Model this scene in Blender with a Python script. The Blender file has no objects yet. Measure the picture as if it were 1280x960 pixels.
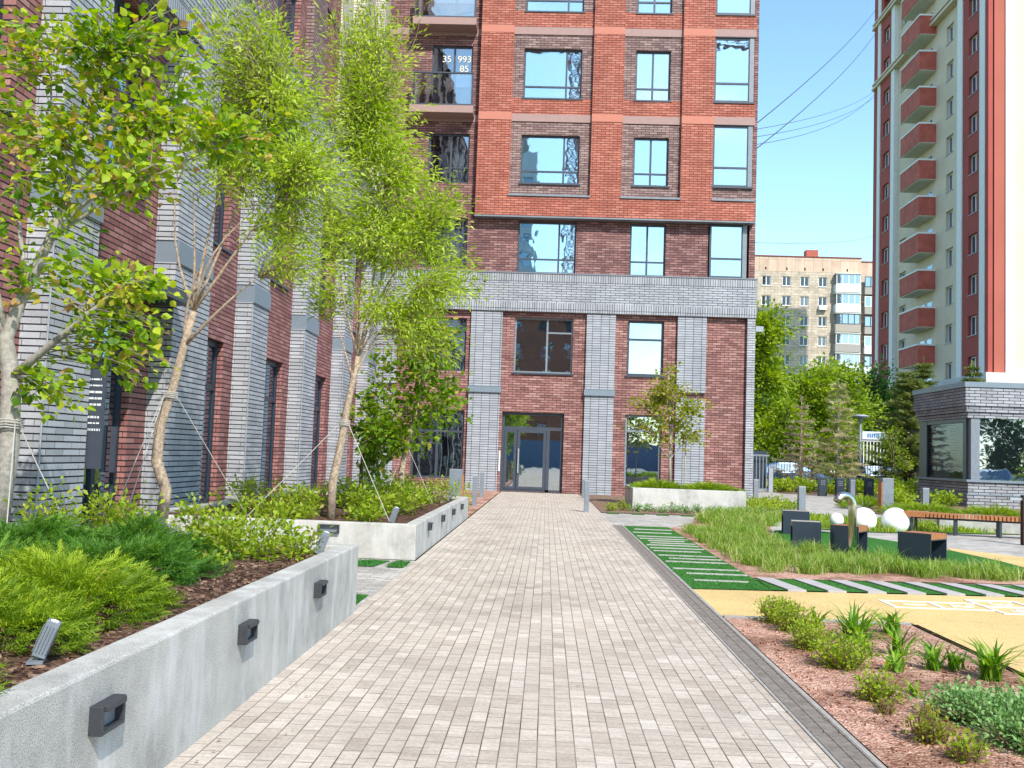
import bpy, math, random
import numpy as np
from mathutils import Vector, Matrix
random.seed(7); rng = np.random.default_rng(7)
R = math.radians
S = bpy.context.scene
COL = S.collection

# ------------------------------------------------------------------ camera
F_PX, YAW, PITCH, ROLL = 1244.7, -0.0372, 0.06987, 0.03521
cam = bpy.data.cameras.new('camera'); co = bpy.data.objects.new('camera', cam); COL.objects.link(co)
cam.sensor_fit = 'HORIZONTAL'; cam.sensor_width = 36.0; cam.lens = F_PX / 1280 * 36
cam.clip_start = 0.1; cam.clip_end = 2000
fw = Vector((math.sin(YAW)*math.cos(PITCH), math.cos(YAW)*math.cos(PITCH), math.sin(PITCH)))
rt = Vector((math.cos(YAW), -math.sin(YAW), 0)); up = rt.cross(fw)
c_, s_ = math.cos(ROLL), math.sin(ROLL)
rt, up = c_*rt + s_*up, -s_*rt + c_*up
M = Matrix((rt, up, -fw)).transposed().to_4x4(); M.translation = (0, 0, 1.4)
co.matrix_world = M
S.camera = co

# ------------------------------------------------------------------ light
SUN_EL, SUN_AZ = 44, 157          # azimuth clockwise from +Y
w = bpy.data.worlds.new("World"); S.world = w; w.use_nodes = True
wt = w.node_tree; wt.nodes.clear()
sky = wt.nodes.new('ShaderNodeTexSky'); sky.sky_type = 'NISHITA'; sky.sun_disc = False
sky.sun_elevation = R(SUN_EL); sky.sun_rotation = R(SUN_AZ); sky.air_density = 1.0; sky.dust_density = 0.6; sky.ozone_density = 1.2
tc = wt.nodes.new('ShaderNodeTexCoord')
mp = wt.nodes.new('ShaderNodeMapping'); mp.inputs['Scale'].default_value = (1.6, 1.6, 5)
nz = wt.nodes.new('ShaderNodeTexNoise'); nz.inputs['Scale'].default_value = 1.7; nz.inputs['Detail'].default_value = 7
cr = wt.nodes.new('ShaderNodeValToRGB'); cr.color_ramp.elements[0].position = .56; cr.color_ramp.elements[1].position = .78
cr.color_ramp.elements[1].color = (.7, .7, .7, 1)
mx = wt.nodes.new('ShaderNodeMixRGB'); mx.inputs[2].default_value = (9, 9.4, 10, 1)
bg = wt.nodes.new('ShaderNodeBackground'); bg.inputs[1].default_value = 0.15
ow = wt.nodes.new('ShaderNodeOutputWorld')
L = wt.links.new
L(tc.outputs['Generated'], mp.inputs[0]); L(mp.outputs[0], nz.inputs['Vector']); L(nz.outputs[0], cr.inputs[0])
sx = wt.nodes.new('ShaderNodeSeparateXYZ'); L(tc.outputs['Generated'], sx.inputs[0])
mr = wt.nodes.new('ShaderNodeMapRange'); mr.inputs['From Min'].default_value = 0; mr.inputs['From Max'].default_value = -.35; L(sx.outputs[1], mr.inputs[0])
mc = wt.nodes.new('ShaderNodeMath'); mc.operation = 'MULTIPLY'; L(mr.outputs[0], mc.inputs[0]); L(cr.outputs[0], mc.inputs[1]); L(mc.outputs[0], mx.inputs[0]); tn = wt.nodes.new('ShaderNodeMixRGB'); tn.blend_type = 'MULTIPLY'; tn.inputs[0].default_value = 1; tn.inputs[2].default_value = (.9, 1.07, 1.08, 1)
L(sky.outputs[0], tn.inputs[1]); L(tn.outputs[0], mx.inputs[1]); L(mx.outputs[0], bg.inputs[0]); L(bg.outputs[0], ow.inputs[0])
sun = bpy.data.lights.new('sun', 'SUN'); sun.energy = 2.9; sun.angle = R(0.5); sun.color = (1, .95, .87)
so = bpy.data.objects.new('sun', sun); COL.objects.link(so)
sd = Vector((math.sin(R(SUN_AZ))*math.cos(R(SUN_EL)), math.cos(R(SUN_AZ))*math.cos(R(SUN_EL)), math.sin(R(SUN_EL))))
so.rotation_euler = sd.to_track_quat('Z', 'Y').to_euler()
S.view_settings.view_transform = 'Standard'; S.view_settings.look = 'None'; S.view_settings.gamma = 1
S.view_settings.use_curve_mapping = False; S.view_settings.exposure = 0.94
S.cycles.max_bounces = 6; S.cycles.transparent_max_bounces = 6

# ------------------------------------------------------------------ materials
MAT = {}
def newmat(name, rough=.8, spec=.3, metal=0.0):
    m = bpy.data.materials.new(name); m.use_nodes = True; MAT[name] = m
    b = m.node_tree.nodes['Principled BSDF']
    b.inputs['Roughness'].default_value = rough; b.inputs['Metallic'].default_value = metal
    b.inputs['Specular IOR Level'].default_value = spec
    return m, m.node_tree.nodes, m.node_tree.links.new, b
def ramp(N, stops, interp='LINEAR'):
    r = N.new('ShaderNodeValToRGB'); e = r.color_ramp.elements; r.color_ramp.interpolation = interp
    while len(e) < len(stops): e.new(.5)
    for k, (p, c) in enumerate(stops): e[k].position = p; e[k].color = (*c, 1)
    return r
def noise(N, Lk, scale, detail=4, rough=.6, vec=None, dist=0):
    n = N.new('ShaderNodeTexNoise'); n.inputs['Scale'].default_value = scale; n.inputs['Detail'].default_value = detail
    n.inputs['Roughness'].default_value = rough; n.inputs['Distortion'].default_value = dist
    if vec: Lk(vec, n.inputs['Vector'])
    return n
def bump(N, Lk, h, b, strength=.3, dist=.01):
    bp = N.new('ShaderNodeBump'); bp.inputs['Strength'].default_value = strength; bp.inputs['Distance'].default_value = dist
    Lk(h, bp.inputs['Height']); Lk(bp.outputs[0], b.inputs['Normal'])
def mixc(N, Lk, a, c, f, mode='MIX'):
    m = N.new('ShaderNodeMixRGB'); m.blend_type = mode
    for i, v in ((0, f), (1, a), (2, c)):
        if hasattr(v, 'links'): Lk(v, m.inputs[i])
        elif isinstance(v, (int, float)): m.inputs[i].default_value = v
        else: m.inputs[i].default_value = (*v, 1)
    return m.outputs[0]
def plain(name, col, rough=.6, metal=0, var=.15, scale=6, spec=.3, bmp=0):
    m, N, Lk, b = newmat(name, rough, spec, metal)
    t = N.new('ShaderNodeTexCoord'); n = noise(N, Lk, scale, 5, .65, t.outputs['Object'])
    c = [x for x in col]
    r = ramp(N, [(.3, [x*(1-var) for x in c]), (.7, [min(1, x*(1+var)) for x in c])])
    Lk(n.outputs[0], r.inputs[0]); Lk(r.outputs[0], b.inputs['Base Color'])
    if bmp:
        n2 = noise(N, Lk, scale*12, 4, .7, t.outputs['Object']); bump(N, Lk, n2.outputs[0], b, bmp, .008)
    return m
def brick(name, cols, mortar=(.012, .012, .014), bw=.3, rh=.09, ms=.011, offset=.5, ku=1.0, stain=.2, rough=.75, swap=False, bstr=.5, spec=.25, streak=0):
    """cols: ramp over a per-brick random value"""
    m, N, Lk, b = newmat(name, rough, spec)
    uv = N.new('ShaderNodeUVMap'); mpn = N.new('ShaderNodeMapping'); Lk(uv.outputs[0], mpn.inputs[0])
    mpn.inputs['Scale'].default_value = (ku, 1, 1)
    if swap: mpn.inputs['Rotation'].default_value = (0, 0, R(90)); mpn.inputs['Scale'].default_value = (1, 1, 1)
    t = N.new('ShaderNodeTexBrick'); Lk(mpn.outputs[0], t.inputs['Vector'])
    t.offset = offset; t.inputs['Scale'].default_value = 1; t.inputs['Brick Width'].default_value = bw*ku; t.inputs['Row Height'].default_value = rh
    t.inputs['Mortar Size'].default_value = ms; t.inputs['Mortar Smooth'].default_value = .15
    t.inputs['Color1'].default_value = (0, 0, 0, 1); t.inputs['Color2'].default_value = (1, 1, 1, 1); t.inputs['Mortar'].default_value = (.5, .5, .5, 1)
    r = ramp(N, cols); Lk(t.outputs['Color'], r.inputs[0])
    n = noise(N, Lk, .9, 6, .7, uv.outputs[0]); rn = ramp(N, [(.3, (1-stain,)*3), (.7, (1+stain*.5,)*3)]); Lk(n.outputs[0], rn.inputs[0])
    c = mixc(N, Lk, r.outputs[0], rn.outputs[0], 1.0, 'MULTIPLY')
    if not streak:
        mw = N.new('ShaderNodeMapping'); Lk(uv.outputs[0], mw.inputs[0]); mw.inputs['Scale'].default_value = (1.4, .16, 1)
        nw = noise(N, Lk, 1, 6, .7, mw.outputs[0]); rw = ramp(N, [(.3, (.84, .84, .85)), (.7, (1.08, 1.07, 1.06))]); Lk(nw.outputs[0], rw.inputs[0]); c = mixc(N, Lk, c, rw.outputs[0], 1.0, 'MULTIPLY')
    n2 = noise(N, Lk, 45, 3, .6, uv.outputs[0]); rn2 = ramp(N, [(.25, (.8,)*3), (.75, (1.15,)*3)]); Lk(n2.outputs[0], rn2.inputs[0])
    c = mixc(N, Lk, c, rn2.outputs[0], 1.0, 'MULTIPLY')
    if streak:
        ms2 = N.new('ShaderNodeMapping'); Lk(uv.outputs[0], ms2.inputs[0]); ms2.inputs['Scale'].default_value = (2.5, 22, 1)
        n3 = noise(N, Lk, 1, 4, .7, ms2.outputs[0]); rn3 = ramp(N, [(.3, (1-streak,)*3), (.65, (1.08,)*3)]); Lk(n3.outputs[0], rn3.inputs[0])
        c = mixc(N, Lk, c, rn3.outputs[0], 1.0, 'MULTIPLY')
    if streak:
        nj = noise(N, Lk, 1.6, 5, .7, uv.outputs[0]); rj = ramp(N, [(.35, [x*.55 for x in mortar]), (.68, [x*2.1 for x in mortar])]); Lk(nj.outputs[0], rj.inputs[0]); mcol = rj.outputs[0]
        nd = noise(N, Lk, .55, 7, .75, uv.outputs[0], .8); rd = ramp(N, [(.3, (.80, .79, .78)), (.5, (1, 1, 1)), (.75, (1.06, 1.05, 1.03))]); Lk(nd.outputs[0], rd.inputs[0]); c = mixc(N, Lk, c, rd.outputs[0], 1.0, 'MULTIPLY')
        nsp = noise(N, Lk, 7, 3, .5, uv.outputs[0]); rsp = ramp(N, [(.25, (.72, .7, .68)), (.33, (1, 1, 1))]); Lk(nsp.outputs[0], rsp.inputs[0]); c = mixc(N, Lk, c, rsp.outputs[0], 1.0, 'MULTIPLY')
    else: mcol = mortar
    c = mixc(N, Lk, c, mcol, t.outputs['Fac'])
    Lk(c, b.inputs['Base Color'])
    inv = N.new('ShaderNodeMath'); inv.operation = 'SUBTRACT'; inv.inputs[0].default_value = 1; Lk(t.outputs['Fac'], inv.inputs[1])
    bump(N, Lk, inv.outputs[0], b, bstr, .008)
    return m
brick('grey_brick', [(0, (.33, .34, .365)), (.5, (.4, .41, .44)), (1, (.47, .48, .51))], ku=2.6, bw=.45, ms=.010, stain=.12)
brick('grey_brick_stack', [(0, (.33, .345, .38)), (1, (.41, .43, .47))], offset=0, bw=.31, ku=1.2, ms=.009, stain=.12)
brick('grey_brick_band', [(0, (.32, .335, .365)), (1, (.41, .43, .46))], ku=1.2, bw=.36, ms=.010, stain=.12)
brick('grey_brick_soldier', [(0, (.31, .325, .35)), (1, (.42, .435, .47))], bw=.09, rh=.34, offset=0, ms=.009)
brick('plum_brick', [(0, (.17, .08, .08)), (.5, (.27, .13, .12)), (.85, (.33, .17, .155)), (1, (.38, .22, .2))], ku=1.3)
brick('red_brick_lower', [(0, (.22, .1, .09)), (.5, (.34, .16, .14)), (.85, (.41, .21, .185)), (1, (.46, .27, .235))], ku=1.3)
brick('wing_brick', [(0, (.25, .1, .095)), (.6, (.35, .15, .135)), (1, (.43, .21, .19))], ku=2.4, bw=.34)
brick('orange_brick', [(0, (.39, .115, .078)), (.5, (.46, .15, .103)), (1, (.54, .2, .14))], ku=1.3, mortar=(.03, .012, .01))
brick('mauve_brick', [(0, (.2, .12, .115)), (.5, (.29, .185, .17)), (1, (.37, .26, .24))], ku=1.3)
brick('cream_brick', [(0, (.55, .5, .4)), (1, (.7, .65, .55))], ku=1.3, mortar=(.1, .08, .06))
brick('kiosk_brick', [(0, (.27, .28, .3)), (1, (.4, .41, .44))], bw=.42, rh=.115, ms=.013, mortar=(.02, .02, .022))
brick('tan_brick', [(0, (.52, .43, .33)), (1, (.66, .56, .44))], bw=.9, rh=.35, ms=.02, mortar=(.3, .24, .18), stain=.35, bstr=.1)
brick('sunlit_pink_brick', [(0, (.6, .43, .32)), (1, (.7, .53, .41))], bw=1.2, rh=2.6, ms=.03, offset=0, mortar=(.4, .27, .2), stain=.15, bstr=.05)  # pinker tone puts sunlight into the colour of the beige house's upper wall
PC = [(0, (.46, .385, .32)), (.2, (.52, .442, .37)), (.6, (.555, .474, .398)), (.85, (.58, .5, .424)), (1, (.63, .55, .47))]
brick('path_pavers', PC, bw=.2, rh=.09, ms=.0035, mortar=(.14, .12, .1), swap=True, streak=.22, stain=.14, bstr=.35, rough=.9)
brick('cross_pavers', [(0, (.36, .33, .3)), (1, (.56, .52, .47))], bw=.2, rh=.1, ms=.004, mortar=(.14, .125, .11), streak=.15, stain=.15, bstr=.3, rough=.9)
plain('asphalt', (.07, .07, .072), .9, var=.2)
plain('smooth_mauve', (.34, .22, .2), .7, var=.06); plain('smooth_salmon', (.48, .18, .125), .7, var=.05)
plain('dark_metal', (.045, .055, .075), .4, 0, .1, spec=.5); plain('navy_metal', (.022, .034, .052), .42, 0, .12, spec=.5)
plain('grey_metal', (.18, .205, .235), .45, 0, .12, spec=.5); plain('light_metal', (.3, .33, .36), .45, 0, .1, spec=.5)
plain('black_void', (.01, .01, .012), .9); plain('charcoal_fixture', (.04, .043, .048), .5, 0, .2, 30, bmp=.1)
plain('steel_cap', (.19, .23, .27), .4, .1, .06)
plain('white_frame', (.75, .75, .74), .5, var=.04); plain('white_paint', (.78, .77, .74), .7, var=.06, scale=3)
plain('cream_render', (.66, .545, .41), .85, var=.1, scale=.4); plain('red_render', (.36, .075, .06), .85, var=.12, scale=.35)
plain('orange_render', (.4, .115, .08), .85, var=.07, scale=.3); plain('balcony_red', (.45, .11, .08), .8, var=.25, scale=1.5)
plain('balcony_soffit', (.72, .7, .63), .8); plain('white_panel', (.62, .68, .74), .6, var=.08); plain('rust', (.25, .06, .05), .8, var=.4)
plain('stone_white', (.62, .6, .57), .8, var=.08, scale=.8); plain('brown_stone', (.1, .075, .065), .8)
plain('bark_pale', (.36, .33, .29), .9, var=.35, scale=25, bmp=.6); plain('bark_brown', (.42, .32, .235), .95, var=.5, scale=28, bmp=1.0)
plain('bark_dark', (.13, .1, .075), .95, var=.4, scale=20, bmp=.5); plain('rope', (.42, .4, .37), .8); plain('twig', (.24, .15, .1), .9, var=.3)
plain('steel', (.62, .59, .54), .22, 1.0, .1, 3); plain('globe_white', (.85, .86, .87), .35, var=.02, spec=.5)
plain('corten', (.055, .03, .022), .8, var=.4, scale=9); plain('car_blue', (.12, .22, .4), .25, .3, .03); plain('car_white', (.6, .65, .72), .25, 0, .03, spec=.6)
plain('car_navy', (.03, .05, .12), .25, .2, .03); plain('tyre', (.02, .02, .02), .8); plain('wire', (.04, .045, .05), .6)
plain('slab_grey', (.42, .39, .38), .9, var=.12, scale=8, bmp=.3); plain('kerb_concrete', (.36, .335, .31), .9, var=.2, scale=12, bmp=.4)
plain('sign_white', (.8, .8, .8), .6, var=.01); plain('digit_cream', (.75, .68, .55), .6, var=.01); plain('marking_white', (.8, .78, .72), .8, var=.08, scale=14)
plain('curtain_fabric', (.62, .66, .74), .9, var=.06); plain('blue_sheet', (.12, .2, .33), .6, var=.15); plain('blind_grey', (.22, .23, .25), .6)
plain('sign_blue', (.1, .22, .5), .5); plain('orange_wall', (.3, .11, .06), .9, var=.2, scale=.5); plain('fence_dark', (.03, .045, .07), .5)
plain('orange_wood_plain', (.55, .2, .05), .6, var=.2, scale=12)

def concrete(name, base, spots=.5):
    m, N, Lk, b = newmat(name, .92, .2)
    t = N.new('ShaderNodeTexCoord').outputs['Object']
    n1 = noise(N, Lk, 170, 3, .6, t); r1 = ramp(N, [(.34, [x*spots for x in base]), (.5, base), (.72, [min(1, x*1.3) for x in base])]); Lk(n1.outputs[0], r1.inputs[0])
    n2 = noise(N, Lk, 2.2, 6, .7, t); r2 = ramp(N, [(.3, (.7, .7, .7)), (.5, (1, 1, 1)), (.7, (1.2, 1.19, 1.17))]); Lk(n2.outputs[0], r2.inputs[0])
    c = mixc(N, Lk, r1.outputs[0], r2.outputs[0], 1, 'MULTIPLY')
    mm = N.new('ShaderNodeMapping'); mm.inputs['Scale'].default_value = (5, 5, 1.3); Lk(t, mm.inputs[0])
    n3 = noise(N, Lk, 1, 4, .6, mm.outputs[0]); r3 = ramp(N, [(.5, (0, 0, 0)), (.7, (.55, .55, .55))]); Lk(n3.outputs[0], r3.inputs[0])
    c = mixc(N, Lk, c, (.62, .62, .61), r3.outputs[0]); Lk(c, b.inputs['Base Color'])
    bump(N, Lk, n1.outputs[0], b, .5, .006)
concrete('concrete', (.43, .415, .385)); concrete('concrete_light', (.47, .46, .43), .75); concrete('aggregate', (.46, .44, .41), .5)

def speckle(name, a, bcol, c3, scale, bs=.8, dist=.02, patch=None):
    m, N, Lk, b = newmat(name, .95, .15)
    t = N.new('ShaderNodeTexCoord').outputs['Object']
    v = N.new('ShaderNodeTexVoronoi'); v.inputs['Scale'].default_value = scale; Lk(t, v.inputs['Vector'])
    sp = N.new('ShaderNodeSeparateColor'); Lk(v.outputs['Color'], sp.inputs[0])
    r = ramp(N, [(0, a), (.45, bcol), (1, c3)]); Lk(sp.outputs[0], r.inputs[0]); c = r.outputs[0]
    if patch:
        n = noise(N, Lk, patch[0], 5, .65, t); rr = ramp(N, [(.46, (0, 0, 0)), (.58, (1, 1, 1))]); Lk(n.outputs[0], rr.inputs[0])
        c = mixc(N, Lk, c, mixc(N, Lk, c, patch[1], 1, 'MULTIPLY'), rr.outputs[0])
    nl = noise(N, Lk, .7, 6, .7, t, .5); rl = ramp(N, [(.3, (.84, .83, .82)), (.55, (1, 1, 1)), (.75, (1.07, 1.06, 1.05))]); Lk(nl.outputs[0], rl.inputs[0]); c = mixc(N, Lk, c, rl.outputs[0], 1, 'MULTIPLY')
    Lk(c, b.inputs['Base Color'])
    iv = N.new('ShaderNodeMath'); iv.operation = 'SUBTRACT'; iv.inputs[0].default_value = 1; Lk(v.outputs['Distance'], iv.inputs[1])
    bump(N, Lk, iv.outputs[0], b, bs, dist)
speckle('pink_gravel', (.3, .14, .1), (.55, .3, .22), (.74, .5, .4), 55, patch=(1.1, (.55, .5, .45)))
speckle('soil', (.035, .018, .012), (.1, .052, .034), (.21, .125, .085), 40, patch=(3, (.7, .7, .7)))
speckle('mulch', (.1, .06, .04), (.22, .14, .1), (.36, .24, .17), 30)
speckle('rubber_yellow', (.5, .34, .13), (.64, .455, .19), (.76, .57, .29), 120, .25, .004)
speckle('turf', (.02, .1, .015), (.04, .18, .025), (.09, .29, .05), 90, .8, .02)
speckle('lawn', (.05, .13, .012), (.11, .22, .025), (.2, .33, .05), 30, .8, .03)
speckle('far_grass', (.04, .08, .012), (.08, .13, .02), (.14, .18, .04), 4, .4, .05)

def foliage(name, stops, trans=.45, rough=.55):
    m, N, Lk, b = newmat(name, rough, .35)
    a = N.new('ShaderNodeAttribute'); a.attribute_name = 'rnd'
    r = ramp(N, stops); Lk(a.outputs['Fac'], r.inputs[0]); Lk(r.outputs[0], b.inputs['Base Color'])
    t = N.new('ShaderNodeBsdfTranslucent')
    hs = N.new('ShaderNodeHueSaturation'); hs.inputs['Value'].default_value = 1.5; hs.inputs['Saturation'].default_value = 1.1; Lk(r.outputs[0], hs.inputs['Color']); Lk(hs.outputs[0], t.inputs[0])
    mxs = N.new('ShaderNodeMixShader'); mxs.inputs[0].default_value = trans
    Lk(b.outputs[0], mxs.inputs[1]); Lk(t.outputs[0], mxs.inputs[2]); Lk(mxs.outputs[0], N['Material Output'].inputs[0])
foliage('leaf_linden', [(0, (.08, .18, .012)), (.35, (.24, .39, .02)), (.7, (.46, .54, .035)), (.9, (.5, .44, .07)), (1, (.5, .3, .12))])
foliage('leaf_willow', [(0, (.16, .25, .015)), (.5, (.38, .5, .04)), (1, (.6, .68, .14))], .5)
foliage('leaf_maple', [(0, (.08, .17, .008)), (.5, (.17, .3, .012)), (.85, (.3, .4, .02)), (1, (.4, .32, .05))])
foliage('leaf_olive', [(0, (.16, .2, .015)), (.5, (.27, .32, .03)), (1, (.42, .36, .06))])
foliage('leaf_spirea', [(0, (.1, .19, .012)), (.4, (.25, .36, .02)), (.85, (.42, .5, .05)), (1, (.45, .36, .12))])
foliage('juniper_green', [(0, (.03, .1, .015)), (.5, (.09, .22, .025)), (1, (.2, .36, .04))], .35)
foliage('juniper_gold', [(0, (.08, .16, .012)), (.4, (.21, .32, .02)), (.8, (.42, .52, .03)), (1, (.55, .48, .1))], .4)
foliage('grass_blade', [(0, (.1, .2, .02)), (.5, (.25, .39, .04)), (.85, (.42, .5, .14)), (1, (.55, .52, .28))], .45)
foliage('daylily', [(0, (.05, .15, .01)), (.5, (.14, .3, .015)), (1, (.3, .46, .04))], .4)
foliage('sedum', [(0, (.08, .18, .04)), (.5, (.19, .36, .1)), (1, (.36, .5, .22))], .3)
foliage('tree_bright', [(0, (.08, .15, .01)), (.5, (.24, .34, .02)), (1, (.42, .5, .05))], .45)
foliage('tree_dark', [(0, (.015, .05, .008)), (.5, (.035, .1, .015)), (1, (.07, .17, .03))], .3)
foliage('spruce_green', [(0, (.07, .11, .02)), (.5, (.17, .21, .045)), (1, (.32, .34, .1))], .3)
foliage('needle_tan', [(0, (.16, .22, .05)), (.45, (.34, .36, .12)), (.6, (.55, .48, .28)), (1, (.72, .62, .42))], .3)
foliage('twig_brown', [(0, (.18, .14, .09)), (.6, (.36, .3, .2)), (1, (.34, .4, .12))], .2)

def wood(name, a, b2):
    m, N, Lk, b = newmat(name, .6, .3)
    t = N.new('ShaderNodeTexCoord').outputs['Object']; mm = N.new('ShaderNodeMapping'); mm.inputs['Scale'].default_value = (3, 20, 20); Lk(t, mm.inputs[0])
    n = noise(N, Lk, 2, 5, .7, mm.outputs[0]); r = ramp(N, [(.3, a), (.7, b2)]); Lk(n.outputs[0], r.inputs[0]); Lk(r.outputs[0], b.inputs['Base Color'])
wood('orange_wood', (.28, .1, .035), (.5, .22, .09)); wood('grey_wood', (.3, .26, .22), (.46, .41, .35))

def glass(name, tint=(.8, .86, .9), refl=.75, dark=(.015, .02, .025), wob=.004, scale=1.2, transp=0):
    m = bpy.data.materials.new(name); m.use_nodes = True; MAT[name] = m
    N = m.node_tree.nodes; Lk = m.node_tree.links.new; N.remove(N['Principled BSDF'])
    g = N.new('ShaderNodeBsdfGlossy'); g.inputs['Color'].default_value = (*tint, 1); g.inputs['Roughness'].default_value = .015
    d = N.new('ShaderNodeBsdfTransparent' if transp else 'ShaderNodeBsdfDiffuse'); d.inputs[0].default_value = (*dark, 1) if not transp else (.75, .8, .82, 1)
    x = N.new('ShaderNodeMixShader'); x.inputs[0].default_value = refl
    Lk(d.outputs[0], x.inputs[1]); Lk(g.outputs[0], x.inputs[2]); Lk(x.outputs[0], N['Material Output'].inputs[0])
    t = N.new('ShaderNodeTexCoord').outputs['Object']; n = noise(N, Lk, scale, 2, .5, t, .6)
    bp = N.new('ShaderNodeBump'); bp.inputs['Strength'].default_value = 1; bp.inputs['Distance'].default_value = wob
    Lk(n.outputs[0], bp.inputs['Height']); Lk(bp.outputs[0], g.inputs['Normal'])
glass('glass_sky', (.64, .78, .84), .66, wob=.003, scale=.9, transp=1); glass('glass_low', (.6, .7, .78), .62, wob=.0025)
glass('glass_dark_see', (.6, .65, .7), .1, transp=1, wob=.002); glass('glass_wing', (.45, .6, .75), .6, wob=.004)
glass('glass_far', (.6, .7, .78), .45, (.06, .08, .1)); glass('glass_see', (.7, .75, .8), .3, transp=1, wob=.004); glass('glass_door', (.6, .68, .72), .8, wob=.0012)
glass('glass_bright', (.8, .88, .92), .55, (.25, .28, .3)); glass('glass_balustrade', (.7, .72, .72), .35, transp=1, wob=.004)

# ------------------------------------------------------------------ mesh helpers
class MB:
    def __init__(s): s.v = []; s.f = []
    def quad(s, a, b, c, d):
        n = len(s.v); s.v += [tuple(a), tuple(b), tuple(c), tuple(d)]; s.f.append((n, n+1, n+2, n+3)); return s
    def poly(s, pts): n = len(s.v); s.v += [tuple(p) for p in pts]; s.f.append(tuple(range(n, n+len(pts)))); return s
    def box(s, x0, x1, y0, y1, z0, z1):
        return s.hexa([(x0, y0, z0), (x1, y0, z0), (x1, y1, z0), (x0, y1, z0), (x0, y0, z1), (x1, y0, z1), (x1, y1, z1), (x0, y1, z1)])
    def hexa(s, p):
        n = len(s.v); s.v += [tuple(q) for q in p]
        for f in ((3, 2, 1, 0), (4, 5, 6, 7), (0, 1, 5, 4), (1, 2, 6, 5), (2, 3, 7, 6), (3, 0, 4, 7)): s.f.append(tuple(n+i for i in f))
        return s
    def prism(s, pts, z0, z1):
        n = len(s.v); k = len(pts)
        s.v += [(p[0], p[1], z0) for p in pts] + [(p[0], p[1], z1) for p in pts]
        s.f.append(tuple(range(n+k-1, n-1, -1))); s.f.append(tuple(range(n+k, n+2*k)))
        for i in range(k): j = (i+1) % k; s.f.append((n+i, n+j, n+k+j, n+k+i))
        return s
    def tube(s, pts, rad, seg=8, caps=True):
        pts = [Vector(p) for p in pts]
        if not hasattr(rad, '__len__'): rad = [rad]*len(pts)
        n0 = len(s.v); prev = None
        for i, p in enumerate(pts):
            d = (pts[min(i+1, len(pts)-1)] - pts[max(i-1, 0)]).normalized()
            if prev is None: a = d.orthogonal().normalized()
            else: a = (prev - d*prev.dot(d)); a = a.normalized() if a.length > 1e-6 else d.orthogonal().normalized()
            prev = a; b = d.cross(a)
            for k in range(seg):
                t = 2*math.pi*k/seg; s.v.append(tuple(p + (a*math.cos(t) + b*math.sin(t))*rad[i]))
        for i in range(len(pts)-1):
            for k in range(seg):
                k2 = (k+1) % seg; s.f.append((n0+i*seg+k, n0+i*seg+k2, n0+(i+1)*seg+k2, n0+(i+1)*seg+k))
        if caps:
            s.f.append(tuple(n0+k for k in range(seg-1, -1, -1))); m = n0+(len(pts)-1)*seg; s.f.append(tuple(m+k for k in range(seg)))
        return s
    def lathe(s, prof, c=(0, 0, 0), seg=20):
        n0 = len(s.v)
        for r, z in prof:
            for k in range(seg): t = 2*math.pi*k/seg; s.v.append((c[0]+r*math.cos(t), c[1]+r*math.sin(t), c[2]+z))
        for i in range(len(prof)-1):
            for k in range(seg): k2 = (k+1) % seg; s.f.append((n0+i*seg+k, n0+i*seg+k2, n0+(i+1)*seg+k2, n0+(i+1)*seg+k))
        return s
    def rot(s, ang, about=(0, 0), start=0):
        c, q = math.cos(ang), math.sin(ang)
        for i in range(start, len(s.v)):
            x, y, z = s.v[i]; x -= about[0]; y -= about[1]; s.v[i] = (about[0]+c*x-q*y, about[1]+q*x+c*y, z)
        return s
    def shift(s, dx, dy, dz=0): s.v = [(x+dx, y+dy, z+dz) for x, y, z in s.v]; return s
    def build(s, name, mat, parent=None, smooth=False, bevel=0):
        me = bpy.data.meshes.new(name); me.from_pydata(s.v, [], s.f); me.materials.append(MAT[mat])
        n = len(me.polygons)
        if n:
            lay = me.uv_layers.new(name='UVMap')
            uv = np.zeros((len(me.loops), 2), np.float32)
            for p in me.polygons:
                nx, ny, nzv = p.normal
                if abs(nzv) > .7:
                    for li in p.loop_indices: v = me.vertices[me.loops[li].vertex_index].co; uv[li] = (v.x, v.y)
                else:
                    l = math.hypot(nx, ny) or 1; tx, ty = -ny/l, nx/l
                    for li in p.loop_indices: v = me.vertices[me.loops[li].vertex_index].co; uv[li] = (v.x*tx+v.y*ty, v.z)
            lay.data.foreach_set('uv', uv.ravel())
            if smooth: me.polygons.foreach_set('use_smooth', [True]*n)
        o = bpy.data.objects.new(name, me); COL.objects.link(o)
        if bevel:
            b = o.modifiers.new('bevel', 'BEVEL'); b.width = bevel; b.segments = 2; b.limit_method = 'ANGLE'
        if parent:
            o.parent = parent; o.matrix_parent_inverse = Matrix.Translation(-world_loc(parent))
        return o
def world_loc(o):
    v = Vector((0, 0, 0))
    while o: v += o.location; o = o.parent if False else None
    return v
def tag(o, label=None, cat=None, group=None, kind=None):
    if label: o['label'] = label
    if cat: o['category'] = cat
    if group: o['group'] = group
    if kind: o['kind'] = kind
    return o
def thing(name, label, cat, loc=(0, 0, 0), group=None):
    o = bpy.data.objects.new(name, None); COL.objects.link(o); o.location = loc; o.empty_display_size = .2
    return tag(o, label, cat, group)
def attach(o, parent):
    o.parent = parent; o.matrix_parent_inverse = Matrix.Translation(-world_loc(parent)); return o
def struct(mb, name, mat): o = mb.build(name, mat); o['kind'] = 'structure'; return o

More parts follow.
